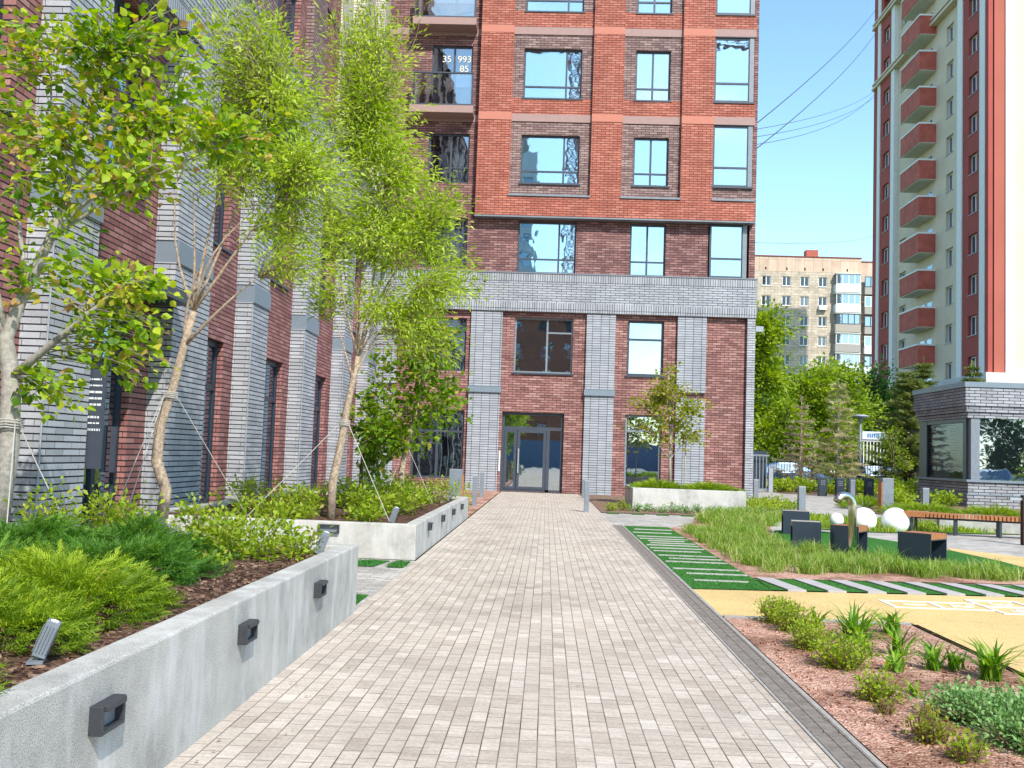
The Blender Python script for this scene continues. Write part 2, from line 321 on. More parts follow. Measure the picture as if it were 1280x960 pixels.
class Fr:   # a facade frame: origin, horizontal direction u, outward normal n
    def __init__(s, o, u, n): s.o = Vector(o); s.u = Vector(u); s.n = Vector(n)
    def p(s, u, z, d=0): return s.o + s.u*u + s.n*d + Vector((0, 0, z))
    def box(s, mb, u0, u1, z0, z1, d0, d1):
        p = s.p; return mb.hexa([p(u0, z0, d1), p(u1, z0, d1), p(u1, z0, d0), p(u0, z0, d0), p(u0, z1, d1), p(u1, z1, d1), p(u1, z1, d0), p(u0, z1, d0)])
    def panel(s, mb, u0, u1, z0, z1, holes=(), d=0, back=.3, sides=True):
        us = sorted({u0, u1, *[h[0] for h in holes], *[h[1] for h in holes]}); zs = sorted({z0, z1, *[h[2] for h in holes], *[h[3] for h in holes]})
        us = [a for a in us if u0 <= a <= u1]; zs = [a for a in zs if z0 <= a <= z1]
        for a, b in zip(us, us[1:]):
            for c, e in zip(zs, zs[1:]):
                mu, mz = (a+b)/2, (c+e)/2
                if any(h[0] < mu < h[1] and h[2] < mz < h[3] for h in holes): continue
                mb.quad(s.p(a, c, d), s.p(b, c, d), s.p(b, e, d), s.p(a, e, d))
        for a, b, c, e in holes:
            q = d-back
            mb.quad(s.p(a, c, d), s.p(a, e, d), s.p(a, e, q), s.p(a, c, q)); mb.quad(s.p(b, e, d), s.p(b, c, d), s.p(b, c, q), s.p(b, e, q))
            mb.quad(s.p(a, e, d), s.p(b, e, d), s.p(b, e, q), s.p(a, e, q)); mb.quad(s.p(b, c, d), s.p(a, c, d), s.p(a, c, q), s.p(b, c, q))
        if sides:
            q = d-back
            mb.quad(s.p(u0, z0, d), s.p(u0, z1, d), s.p(u0, z1, q), s.p(u0, z0, q)); mb.quad(s.p(u1, z1, d), s.p(u1, z0, d), s.p(u1, z0, q), s.p(u1, z1, q))
            mb.quad(s.p(u0, z1, d), s.p(u1, z1, d), s.p(u1, z1, q), s.p(u0, z1, q)); mb.quad(s.p(u1, z0, d), s.p(u0, z0, d), s.p(u0, z0, q), s.p(u1, z0, q))
        return mb
CR = random.Random(31)
def window(fr, par, u0, u1, z0, z1, d, vs=(), hs=(), fm='dark_metal', gm='glass_sky', t=.06, sill=None, name='window', sm='dark_metal', see=False):
    """frame with mullions vs=[u] and bars hs=[(ua,ub,z)], one glass sheet as sub-part"""
    m = MB()
    for a, b, c, e in ((u0, u0+t, z0, z1), (u1-t, u1, z0, z1), (u0+t, u1-t, z1-t, z1), (u0+t, u1-t, z0, z0+t)): fr.box(m, a, b, c, e, d-.08, d)
    for u in vs: fr.box(m, u-t*.6, u+t*.6, z0+t, z1-t, d-.07, d+.004)
    for a, b, z in hs: fr.box(m, a, b, z-t*.5, z+t*.5, d-.07, d+.002)
    o = m.build(name, fm, par)
    g = MB(); fr.box(g, u0+t*.5, u1-t*.5, z0+t*.5, z1-t*.5, d-.055, d-.035); g.build('pane', gm, o)
    if gm == 'glass_sky' and CR.random() < .75:
        wd = u1-u0; ub = [(u0+.05, u0+.05+wd*CR.uniform(.12, .4))] if CR.random() < .6 else [(u1-.05-wd*CR.uniform(.15, .45), u1-.05)]
        if CR.random() < .35: ub.append((u0+wd*.45, u0+wd*.62))
        cm = CR.choice(('curtain_fabric', 'curtain_fabric', 'blind_grey'))
        for a, b in ub:
            q = MB(); n = max(8, int((b-a)*22)); pts = [(a+(b-a)*i/n, d-.26+.03*math.sin(i*1.7)) for i in range(n+1)]
            for (ua, da), (uc, dc) in zip(pts, pts[1:]): q.quad(fr.p(ua, z0+.03, da), fr.p(uc, z0+.03, dc), fr.p(uc, z1-.05, dc), fr.p(ua, z1-.05, da))
            q.build('curtain', cm, o)
    if sill:
        q = MB(); fr.box(q, u0-.06, u1+.06, z0-.06, z0-.005, d-.05, sill); q.build('sill', sm, o)
    return o

# ------------------------------------------------------------------ ground
FY = 36.78
g = MB(); ring = [(600*math.cos(2*math.pi*k/48), 60+600*math.sin(2*math.pi*k/48), -.03) for k in range(48)]; g.poly(ring); struct(g, 'ground', 'far_grass')
def sheet(name, mat, pts, z): return struct(MB().poly([(x, y, z) for x, y in pts]), name, mat)
sheet('car_park', 'asphalt', [(8, 52.5), (120, 52.5), (120, 100), (8, 100)], -.02)
sheet('courtyard_paving', 'cross_pavers', [(-5.2, 8.75), (-1.6, 8.75), (-1.6, 12.75), (-5.2, 12.75)], -.002)
sheet('plaza', 'cross_pavers', [(1.4, 11.0), (40, 11.0), (40, 52), (1.4, 52)], -.006)
sheet('path', 'path_pavers', [(-1.62, -14), (1.4, -14), (1.4, FY), (-1.62, FY)], 0)
sheet('rear_ground', 'cross_pavers', [(-40, -60), (60, -60), (60, -8), (-40, -8)], -.01)
ye = [(1.63, 9.15), (3.36, 9.15), (3.36, -8), (14, -8), (14, 12.4), (1.63, 11.0)]
sheet('rubber_surface', 'rubber_yellow', ye, .004)
sheet('rubber_ring', 'rubber_yellow', [(7.02, 17.6), (7.15, 18.15), (7.6, 17.3), (7.95, 16.6), (9.3, 14.8), (9.8, 12.8), (6.8, 12.7), (7.0, 14.5), (7.1, 15.9)], .004)
sheet('gravel_bed', 'pink_gravel', [(1.63, -4), (3.27, -4), (3.27, 9.05), (1.63, 9.05)], .012)
sheet('grass_bed_gravel', 'pink_gravel', [(2.55, 20.5), (2.5, 12.25), (7.6, 12.9), (7.6, 13.5), (5.6, 14.2), (4.6, 15.2), (4.1, 16.6), (4.1, 18.5), (4.7, 20.9), (5.2, 23.5), (6.8, 27.5), (6.6, 30), (4, 26.5), (3.3, 22.5)], .006)
sheet('entrance_bed_right', 'mulch', [(1.42, 25.3), (5.6, 25.6), (7.0, 28.6), (7.6, 33), (7.6, FY+.0), (1.2, FY), (1.42, 30)], .01)
sheet('entrance_bed_left', 'pink_gravel', [(-1.64, 21.5), (-1.64, FY), (-5.5, FY), (-5.5, 21.5)], .01)
def blob(cx, cy, rx, ry, n=28, wob=.08, sd_=0):
    r_ = random.Random(sd_); return [(cx+rx*(1+r_.uniform(-wob, wob))*math.cos(2*math.pi*k/n), cy+ry*(1+r_.uniform(-wob, wob))*math.sin(2*math.pi*k/n)) for k in range(n)]
# playground turf with an outer curved rim
turf = [(4.75, 20.9), (5.3, 21.5), (5.85, 21.2), (6.35, 20.0), (6.75, 18.6), (7.0, 17.0), (7.05, 15.6), (6.9, 14.4), (6.6, 13.6), (5.6, 14.25), (4.65, 15.25), (4.15, 16.6), (4.15, 18.5)]
sheet('turf_circle', 'turf', turf, .012)
sheet('lawn_patch', 'lawn', [(5.3, 22.4), (5.9, 25.2), (7.0, 27.2), (8.4, 26.6), (9.6, 25.4), (11.5, 25), (11.5, 23.0), (9.6, 22.4), (8.7, 22.3), (7.6, 21.7), (6.6, 21.6)], .012)
sheet('shrub_bed_far', 'mulch', [(10.9, 46.9), (12.2, 46.6), (30, 47.4), (30, 52.3), (11.2, 52.3)], .012)
sheet('shrub_bed_right', 'mulch', [(9.8, 32.2), (9.9, 27.2), (13, 26.0), (40, 26), (40, 52), (15.4, 46), (14.2, 42.5)], .014)
# striped lawn strip beside the path
sheet('turf_strip', 'turf', [(1.63, 11.02), (2.52, 11.15), (2.55, 20.7), (1.63, 20.7)], .008)
m = MB(); y = 11.75
rs = random.Random(3)
while y < 20.3:
    wd = rs.choice((.02, .035, .03)); x0 = 1.66 + rs.choice((0, 0, .1)); m.box(x0, 2.5-rs.choice((0, 0, .12)), y, y+wd, .0, .022); y += rs.choice((.5, .66, .85, .42))
o = struct(m, 'paving_slabs', 'slab_grey')
sheet('turf_band', 'turf', [(2.52, 11.15), (8.4, 11.85), (8.4, 12.75), (2.55, 12.2)], .010)
m = MB()
for k in range(13):
    u = 2.55 + .45*k; a = lambda x, t: (x + (1-t)*.12, 11.15 + (x-2.5)*.119 + t*.92*1.0)
    yb = 11.13+(u-2.5)*.119; yt = 12.16+(u-2.5)*.095
    m.prism([(u+.14, yb), (u+.34, yb), (u+.2, yt), (u, yt)], 0, .026)
struct(m, 'paving_band', 'slab_grey')
for i, (a, b, c, e) in enumerate(((-2.35, -2.02, 11.9, 12.6), (-1.86, -1.66, 11.9, 12.6), (-2.2, -1.66, 9.0, 9.6))):
    q = .0
    sheet('turf_square', 'turf', [(a, c), (b, c), (b+.1*(i < 1), e), (a+.1*(i < 1), e)], .006)
m = MB()
for k in range(9): m.box(1.55+.62*k, 1.85+.62*k, 24.95+.03*k, 25.22+.03*k, 0, .012)
struct(m, 'turf_dashes', 'turf')
# kerbs
m = MB(); m.box(1.63, 3.29, 9.06, 9.15, -.02, .02); struct(m, 'kerb', 'kerb_concrete')
m = MB(); m.box(3.28, 3.29, -4, 9.1, -.02, .022); tag(m.build('edging_strip', 'corten'), 'thin dark rusty steel edging between gravel bed and yellow rubber surface', 'edging')
m = MB(); m.box(1.42, 4.4, 20.78, 20.86, -.02, .02); struct(m, 'kerb', 'kerb_concrete')
m = MB(); m.prism([(7.55, 33), (5.95, 24.2), (6.02, 24.15), (7.62, 32.95)], -.02, .07); struct(m, 'kerb', 'corten')
# drainage channel: repeating grate sections
dr = thing('drainage_channel', 'long dark grey slotted drainage channel along the right side of the paver path', 'drain', (1.5, 9, 0))
m = MB(); m.box(1.402, 1.42, -8, 20.8, -.05, .006); m.box(1.6, 1.628, -8, 20.8, -.05, .006); m.box(1.42, 1.6, -8, 20.8, -.05, -.025); m.build('channel_frame', 'kerb_concrete', dr)
plain('grate_metal', (.24, .205, .18), .7, .2, .3, 14)
for k in range(14):
    y0 = -1+1.5*k if False else 1.2+1.4*k; m = MB()
    m.box(1.423, 1.437, y0, y0+1.39, -.02, .008); m.box(1.583, 1.597, y0, y0+1.39, -.02, .008); m.box(1.503, 1.515, y0, y0+1.39, -.02, .007)
    n = 56
    for j in range(n): yy = y0+.012+j*(1.37/n); m.box(1.437, 1.583, yy, yy+.015, -.018, .004)
    m.build('grate', 'grate_metal', dr)

# hopscotch painted on the rubber
hs = thing('hopscotch_marking', 'white painted hopscotch squares with digits on the yellow rubber surface', 'marking', (4, 10.5, 0))
def line(m, a, b, wd=.045, z0=.004, z1=.009):
    a, b = Vector(a), Vector(b); d = (b-a).normalized(); n = Vector((-d.y, d.x))*wd/2; e = d*wd/2
    m.prism([(a-n-e)[:], (b-n+e)[:], (b+n+e)[:], (a+n-e)[:]], z0, z1)
hsx = lambda u, v: (3.54+u, 10.22+v+u*.03)
m = MB(); zz = [0]
def seg(u0, v0, u1, v1): zz[0] += .0006; line(m, hsx(u0, v0), hsx(u1, v1), z1=.008+zz[0])
for s4 in ((0, 0, 1.0, 0), (0, .46, .95, .46), (0, 0, 0, .46), (.49, 0, .49, .46), (1.0, -.2, 1.0, .72), (1.0, -.2, 1.5, -.2), (1.0, .72, 1.5, .72), (1.5, -.2, 1.5, .72), (1.0, .26, 1.5, .26), (1.5, 0, 2.4, 0), (1.5, .46, 2.4, .46), (1.95, 0, 1.95, .46), (2.4, -.2, 2.4, .72), (2.4, -.2, 2.9, -.2), (2.4, .72, 2.9, .72), (2.9, -.2, 2.9, .72)): seg(*s4)
m.build('outline', 'marking_white', hs)
def text(name, s, mat, parent, loc, rot, size, ext=.004):
    cu = bpy.data.curves.new(name, 'FONT'); cu.body = s; cu.size = size; cu.extrude = ext; cu.align_x = 'CENTER'; cu.align_y = 'CENTER'
    t = bpy.data.objects.new(name, cu); COL.objects.link(t)
    dg = bpy.context.evaluated_depsgraph_get(); me = bpy.data.meshes.new_from_object(t.evaluated_get(dg)); bpy.data.objects.remove(t)
    me.materials.clear(); me.materials.append(MAT[mat]); o = bpy.data.objects.new(name, me); COL.objects.link(o)
    me.transform(Matrix.Translation(loc) @ rot.to_4x4())
    return attach(o, parent) if parent else o
for s1, u, v in (('1', .25, .23), ('2', .74, .23), ('3', 1.25, .49), ('4', 1.25, .03), ('5', 1.73, .23), ('6', 2.17, .23)):
    x, y = hsx(u, v); text('digit', s1, 'marking_white', hs, (x, y, .006), Matrix.Rotation(R(-90), 3, 'Z'), .34, .004)

# ------------------------------------------------------------------ front brick tower
fb = thing('brick_tower_block', 'brick tower block with orange frames over grey floors at the path end', 'building', (0, FY, 0))
FF = Fr((0, FY, 0), (1, 0, 0), (0, -1, 0))
# ground storeys, plum brick, openings (u0,u1,z0,z1)
lowh = [(-1.7, .6, .02, 2.95), (-1.34, .84, 4.43, 6.5), (2.86, 4.2, 4.45, 6.5), (2.86, 4.2, .35, 3.0), (-5.05, -3.1, .4, 2.95), (-5.1, -3.15, 4.4, 6.4)]
m = MB(); FF.panel(m, -6.6, 7.5, 0, 6.7, lowh, -.12, .28); m.build('wall', 'red_brick_lower', fb)
m = MB(); m.box(7.28, 7.5, FY+.13, FY+16, 0, 36); m.build('side_wall', 'plum_brick', fb)
m = MB(); m.box(-6.6, 7.2, FY+.75, FY+16, 0, 36); m.build('core', 'black_void', fb)
for a, b in ((-6.55, -5.7), (-2.97, -1.8), (1.33, 2.4), (4.69, 5.75)):
    m = MB(); FF.box(m, a, b, 0, 3.64, -.3, .02); FF.box(m, a, b, 3.86, 6.7, -.3, .02)
    m.build('pilaster', 'grey_brick_stack', fb)
m = MB(); FF.box(m, 7.24, 7.53, 0, 6.7, -.3, .05); m.build('pilaster', 'grey_brick', fb)
for a, b in ((-2.97, -1.8), (1.33, 2.4)):
    m = MB(); FF.box(m, a-.03, b+.03, 3.64, 3.86, -.3, .1); m.build('metal_cap', 'steel_cap', fb)
m = MB(); FF.box(m, -6.55, 7.56, 7.04, 7.8, -.3, .08); m.build('brick_band', 'grey_brick_band', fb)
m = MB(); FF.box(m, -6.55, 7.56, 6.7, 7.04, -.3, .083); FF.box(m, -6.55, 7.56, 7.8, 8.12, -.3, .083); m.build('soldier_course', 'grey_brick_soldier', fb)
m = MB(); FF.box(m, -6.55, 7.58, 8.12, 8.16, -.3, .11); m.build('band_cap', 'grey_metal', fb)
# third storey
z3 = [(-1.34, .84, 8.18, 10.14), (2.86, 4.18, 8.18, 10.14), (5.75, 7.3, 8.18, 10.14), (-4.95, -3.25, 8.3, 10.2)]
m = MB(); FF.panel(m, -6.6, 7.0, 8.16, 10.22, [h for h in z3 if h[0] != 5.75] + [(5.75, 7.0, 8.18, 10.14)], -.1, .25, True); m.build('wall', 'plum_brick', fb)
# left plum section above
P0 = 3.37
lh = [(-4.85, -3.3, 11.53, 13.42)] + [(-4.85, -3.3, 14.2+P0*k, 16.85+P0*k) for k in range(0, 4)]
m = MB(); FF.panel(m, -6.6, -2.9, 10.22, 30, lh, -.1, .25); m.build('wall', 'plum_brick', fb)
# orange frame: columns + base band, brown infill panels
m = MB(); FF.box(m, -2.97, 7.38, 10.22, 11.0, -.3, .28)
for a, b in ((-2.97, -1.73), (1.28, 2.43), (4.62, 5.8)):
    for k in range(5):
        z0 = (11.0 if k == 0 else 14.17+P0*(k-1)); z1 = 13.88 + P0*k
        FF.box(m, a, b, z0, z1, -.3, .281)
m.build('orange_frame', 'orange_brick', fb)
m = MB()
for k in range(4):
    z = 14.17+P0*k
    for a, b, h_, d in ((-1.73, 1.28, .62, .13), (2.43, 4.62, .62, .13), (5.8, 7.33, .56, .26)): m = MB(); FF.box(m, a, b, z, z+h_, -.3, d); m.build('spandrel', 'orange_brick', fb)
m = MB()
for a, b in ((-2.97, -1.73), (1.28, 2.43), (4.62, 5.8)):
    for k in range(5): m = MB(); FF.box(m, a, b, 13.88+P0*k, 14.17+P0*k, -.3, .29); m.build('floor_band', 'smooth_salmon', fb)
m = MB()
for a, b, d in ((-1.73, 1.28, .13), (2.43, 4.62, .13), (5.8, 7.33, .262)):
    for k in range(5): m = MB(); FF.box(m, a, b, 13.88+P0*k, 14.17+P0*k, -.3, d+.01); m.build('floor_band', 'smooth_mauve', fb)
for z in (13.88, 17.25): m = MB(); FF.box(m, -6.6, -2.97, z, z+.27, -.3, -.09); m.build('floor_band', 'smooth_mauve', fb)
m = MB(); rows = [(11.54, 13.38)] + [(14.8+P0*k, 16.72+P0*k) for k in range(4)]
for k, (z0, z1) in enumerate(rows):
    for (a, b, wa, wb) in ((-1.73, 1.28, -1.33, .86), (2.43, 4.62, 2.88, 4.18)):
        lo = 11.0 if k == 0 else 14.79+P0*(k-1)
        FF.panel(m, a, b, lo, 13.88+P0*k, [(wa, wb, z0, z1)], .1, .3)
m.build('infill_panel', 'mauve_brick', fb)
m = MB(); FF.box(m, 5.8, 7.3, 11.0, 11.48, -.3, .2); m.build('infill_panel', 'mauve_brick', fb)
m = MB()
for a, b in ((-1.75, 1.3), (2.41, 4.64), (5.78, 7.36)): FF.box(m, a, b, 10.99, 11.06, .1, .33)
FF.box(m, -2.99, 7.4, 10.19, 10.24, -.3, .3)
m.build('flashing', 'grey_metal', fb)
# windows
for k, (z0, z1) in enumerate(rows):
    zl = z0+.48
    window(FF, fb, -1.33, .86, z0, z1, -.02, [.28], [(-1.3, .26, zl), (.3, .83, zl)], sill=.16)
    window(FF, fb, 2.88, 4.18, z0, z1, -.02, [3.53], [(2.9, 3.5, zl), (3.56, 4.15, zl)], sill=.16)
for a, b, v in ((-1.34, .84, .2), (2.86, 4.18, 3.5)):
    window(FF, fb, a, b, 8.18, 10.14, -.22, [v], [(a, v, 8.72), (v, b, 8.72)], sill=.0)
window(FF, fb, -1.34, .84, 4.43, 6.5, -.25, [-.12], [(-.1, .82, 5.95)], gm='glass_low', fm='grey_metal', sill=-.05)
window(FF, fb, 2.86, 4.2, 4.45, 6.5, -.25, [], [(2.9, 4.15, 5.8)], gm='glass_sky', fm='dark_metal', sill=-.05, t=.08)
window(FF, fb, 2.86, 4.2, .35, 3.0, -.25, [], [(2.9, 4.15, 2.4)], gm='glass_low', fm='grey_metal', t=.08)
window(FF, fb, -5.05, -3.1, .4, 2.95, -.25, [-4.1], [(-5, -3.15, 2.15)], gm='glass_see', fm='dark_metal', t=.08, sill=.0)
window(FF, fb, -5.1, -3.15, 4.4, 6.4, -.25, [-4.1], [(-4.1, -3.2, 5.9)], gm='glass_low', fm='dark_metal', sill=.0)
window(FF, fb, -4.95, -3.25, 8.3, 10.2, -.22, [-4.3, -3.8], [], gm='glass_see', sill=.0)
# corner bay windows
for k in range(5):
    z0, z1 = ((8.18, 10.18) if k == 0 else (11.55, 13.86) if k == 1 else (14.76+P0*(k-2), 17.22+P0*(k-2)))
    d = -.05 if k == 0 else .2; e = 7.05 if k == 0 else 7.14
    w_ = window(FF, fb, 5.8, e, z0, z1, d, [], [(5.85, e-.04, z0+.72)], t=.07, name='corner_window')
    m = MB(); FF.box(m, e-.04, e+.12, z0, z1, d-.25, d+.03); m.build('corner_post', 'grey_metal', w_)
    m = MB(); FF.box(m, 5.76, e+.16, z0-.07, z0-.005, -.1, d+.1); m.build('sill', 'dark_metal', w_)
    m = MB(); FF.box(m, 5.76, e+.14, z1+.004, z1+.05, -.1, d+.06); m.build('head_flashing', 'dark_metal', w_)
    m = MB(); m.box(e+.05, e+.07, FY-d+.02, FY+2.2, z0, z1); m.build('side_pane', 'glass_sky', w_)
# balcony windows of the left bay
m = MB()
for k, (z0, z1) in enumerate([(11.53, 13.42)] + [(14.2+P0*k, 16.85+P0*k) for k in range(3)]):
    w_ = window(FF, fb, -4.85, -3.3, z0, z1, -.2, [-4.0], [(-4.0, -3.35, z0+.6)] if k == 0 else [], gm='glass_see', sill=.0 if k == 0 else None, name='balcony_window')
    cu = MB(); n = 26; rr = random.Random(k)
    for (ua, ub) in ((-3.95, -3.4), (-4.8, -4.5) if k % 2 else (-4.35, -4.1)):
        pts = [(ua+(ub-ua)*i/n, -.55+.05*math.sin(i*1.7)) for i in range(n+1)]
        for (a, da), (b, db) in zip(pts, pts[1:]): cu.quad(FF.p(a, z0+.05, da), FF.p(b, z0+.05, db), FF.p(b, z1-.05, db), FF.p(a, z1-.05, da))
    cu.build('curtain', 'curtain_fabric', w_)
    if k == 1:
        rotm = Matrix.Rotation(R(90), 3, 'X')
        for s1, x, z in (('35', -4.3, 16.35), ('993', -3.62, 16.35), ('85', -3.62, 15.98)):
            text('digits', s1, 'digit_cream', w_, (x, FY+.22, z), rotm, .36, .004)
for (ua, ub) in ((-4.2, -3.3), (-4.95, -4.75)):
    cu = MB(); n = 40; pts = [(ua+(ub-ua)*i/n, -.5+.04*math.sin(i*1.5)) for i in range(n+1)]
    for (a, da), (b, db) in zip(pts, pts[1:]): cu.quad(FF.p(a, 8.3, da), FF.p(b, 8.3, db), FF.p(b, 10.2, db), FF.p(a, 10.2, da))
    cu.build('curtain', 'curtain_fabric', fb)
for z in (14.0, 17.37, 20.74):
    b_ = MB(); FF.box(b_, -5.55, -3.16, z, z+.27, -.1, .62); bb = b_.build('balcony', 'smooth_mauve', fb)
    m = MB(); FF.box(m, -5.5, -3.18, z+.27, z+.34, .5, .58); FF.box(m, -5.5, -3.18, z+1.5, z+1.55, .5, .58)
    for u in (-5.5, -3.24): FF.box(m, u, u+.05, z+.34, z+1.5, .51, .57)
    m.build('rail', 'dark_metal', bb)
    m = MB(); FF.box(m, -5.44, -3.25, z+.35, z+1.5, .53, .545); m.build('glass_panel', 'glass_balustrade', bb)
# entrance door
d_ = MB(); D = -.3
for a, b, c, e in ((-1.7, -1.6, .02, 2.95), (.5, .6, .02, 2.95), (-1.6, .5, 2.85, 2.95), (-1.6, .5, 2.3, 2.42), (-.03, .1, .02, 2.3), (-1.6, .5, .02, .1)): FF.box(d_, a, b, c, e, D-.1, D)
door = d_.build('entrance', 'dark_metal', fb)
for a, b in ((-1.6, -1.12), (-1.12, -.03)):
    m = MB()
    for q in ((a+.01, a+.11, .1, 2.3), (b-.11, b-.01, .1, 2.3), (a+.11, b-.11, .1, .2), (a+.11, b-.11, 2.2, 2.3)): FF.box(m, *q, D-.08, D+.02)
    dl = m.build('door', 'dark_metal', door)
    m = MB(); FF.box(m, a+.09, b-.09, .18, 2.22, D-.04, D-.02); m.build('pane', 'glass_door', door)
m = MB(); FF.box(m, -1.07, -1.03, .7, 1.6, D+.06, D+.09); FF.box(m, -1.065, -1.035, .75, .79, D+.02, D+.06); FF.box(m, -1.065, -1.035, 1.5, 1.54, D+.02, D+.06); m.build('handle', 'light_metal', door)
m = MB(); FF.box(m, .08, .52, .08, 2.32, D-.05, D-.03); FF.box(m, -1.62, .52, 2.4, 2.87, D-.05, D-.03); m.build('pane', 'glass_door', door)
m = MB(); FF.box(m, 7.54, 7.82, 6.2, 6.4, -.1, .06); m.build('security_camera', 'light_metal', fb)
m = MB(); FF.box(m, -1.76, -1.71, .75, 1.5, .02, .06); m.build('intercom_panel', 'white_frame', fb)
# room glimpsed through the ground floor window: pale standing mirrors
m = MB()
for x in (-4.0, -3.75, -3.55, -3.35): m.tube([FF.p(x, .45, -.65), FF.p(x+.06, 1.3, -.65), FF.p(x, 2.0, -.65), FF.p(x-.05, 2.8, -.65)], .02, 5)
m.build('interior_frame', 'white_frame', fb)

# ------------------------------------------------------------------ left wing
XO, XW = -6.2, -6.56
lw = thing('brick_wing', 'long brick wing with pale grey brick pilasters along the left side of the path', 'building', (XW, 20, 0))
WF = Fr((XW, 0, 0), (0, 1, 0), (1, 0, 0))
pil = [(-8.2+4.04*k, -7.0+4.04*k) for k in range(3)] + [(3.9, 5.1), (7.95, 9.15), (12.02, 13.22), (16.02, 17.73), (20.32, 21.51), (24.8, 26.17), (29.62, 30.82), (33.67, 35.3)]
pil = sorted(set(pil)); pil = [p for p in pil if not (0 < p[0] < 3.5)] 
wins = []; prev = None
for (a, b), (c, e) in zip(pil, pil[1:]):
    u0, u1 = b+.55, c-.6
    if abs(b-13.22) < .01: u0, u1 = 13.7, 15.35
    for z0, z1 in ((.15, 3.42), (5.28, 8.1), (10.3, 12.9), (13.7, 16.3), (17.1, 19.7)): wins.append((u0, u1, z0, z1))
for part, z0, z1, mat, lo in (('wall', 0, 8.2, 'wing_brick', 0), ('wall', 10.1, 24, 'wing_brick', 1)):
    m = MB(); ymax = FY if lo == 0 else 28.7
    WF.panel(m, -9, ymax, z0, z1, [w_ for w_ in wins if z0 <= w_[2] and w_[3] <= z1 and w_[1] < ymax], 0, .4); m.build(part, mat, lw)
m = MB(); WF.panel(m, 28.7, FY, 10.1, 24, [w_ for w_ in wins if w_[2] > 10 and w_[0] > 28.7], .05, .4); m.build('cream_bay', 'cream_brick', lw)
m = MB(); WF.box(m, 30.2, 31.0, 10.1, 24, 0, .4); WF.box(m, 33.8, 34.8, 10.1, 24, 0, .4); m.build('cream_pier', 'cream_brick', lw)
m = MB(); WF.box(m, -9, FY, 8.54, 9.78, -.3, XO-XW+.05); m.build('brick_band', 'grey_brick_band', lw)
m = MB(); WF.box(m, -9, FY, 8.2, 8.54, -.3, XO-XW+.053); WF.box(m, -9, FY, 9.78, 10.1, -.3, XO-XW+.053); m.build('soldier_course', 'grey_brick_soldier', lw)
m = MB(); WF.box(m, -9, FY, 10.1, 10.17, -.3, XO-XW+.12); m.build('band_cap', 'grey_metal', lw)
m = MB(); m.box(XW-12, XW-.45, -9, FY+.3, 0, 23.9); m.build('core', 'black_void', lw)
for a, b in pil:
    m = MB(); WF.box(m, a, b, 0, 4.35, -.2, XO-XW); WF.box(m, a, b, 4.72, 8.2, -.2, XO-XW); pp = m.build('pilaster', 'grey_brick', lw)
    m = MB(); WF.box(m, a+.02, b+.03, 4.35, 4.72, 0, XO-XW+.03); m.build('metal_cap', 'steel_cap', pp)
    if b < 29:
        m = MB(); WF.box(m, a, b, 10.17, 23.5, -.2, .2); m.build('upper_pilaster', 'mauve_brick', lw)
for a, b in ((20.30, 20.32), (11.99, 12.01), (24.76, 24.78), (29.58, 29.60)):
    m = MB(); m.tube([(XO+.012, a-.005, 0), (XO+.012, a-.005, 4.3)], .012, 6); m.build('downpipe', 'light_metal', lw)
for (u0, u1, z0, z1) in wins:
    if z0 < 1:
        n_ = 'glazed_door' if abs(u0-13.7) < .01 else 'window'
        w_ = window(WF, lw, u0, u1, z0, z1, -.12, [(u0+u1)/2], [(u0, u1, 2.5)], fm='navy_metal', gm='glass_wing', t=.11, name=n_, sill=None if n_ == 'glazed_door' else .03)
        if n_ == 'glazed_door':
            m = MB(); WF.box(m, u1-.3, u1-.26, .9, 1.6, -.12, -.04); m.build('handle', 'dark_metal', w_)
    else:
        window(WF, lw, u0, u1, z0, z1, -.15, [u0+(u1-u0)*.4], [], fm='navy_metal', gm='glass_wing', t=.08, sill=.06)
m = MB(); WF.box(m, 13.24, 16.0, 3.62, 3.8, 0, .7); m.build('door_canopy', 'dark_metal', lw)
# service sign beside the wing door: small rows of unreadable lettering
m = MB(); m.box(XW+.02, XO+.2, 13.26, 13.29, 1.0, 2.35); sg = m.build('door_sign', 'dark_metal', lw)
m = MB(); rr = random.Random(5); z = 2.22
for ln, wd, h in ((0, .22, .04), (1, .18, .035), (2, .3, .05), (3, .28, .05), (4, .24, .05), (6, .36, .05), (7, .2, .035), (8, .28, .05)):
    x = XO+.15-wd; zt = z-ln*.085
    while x < XO+.15: q = rr.uniform(.006, .012); m.box(x, x+q, 13.253, 13.26, zt-h*.6, zt); x += q+rr.choice((.006, .006, .016))
m.build('lettering', 'sign_white', sg)

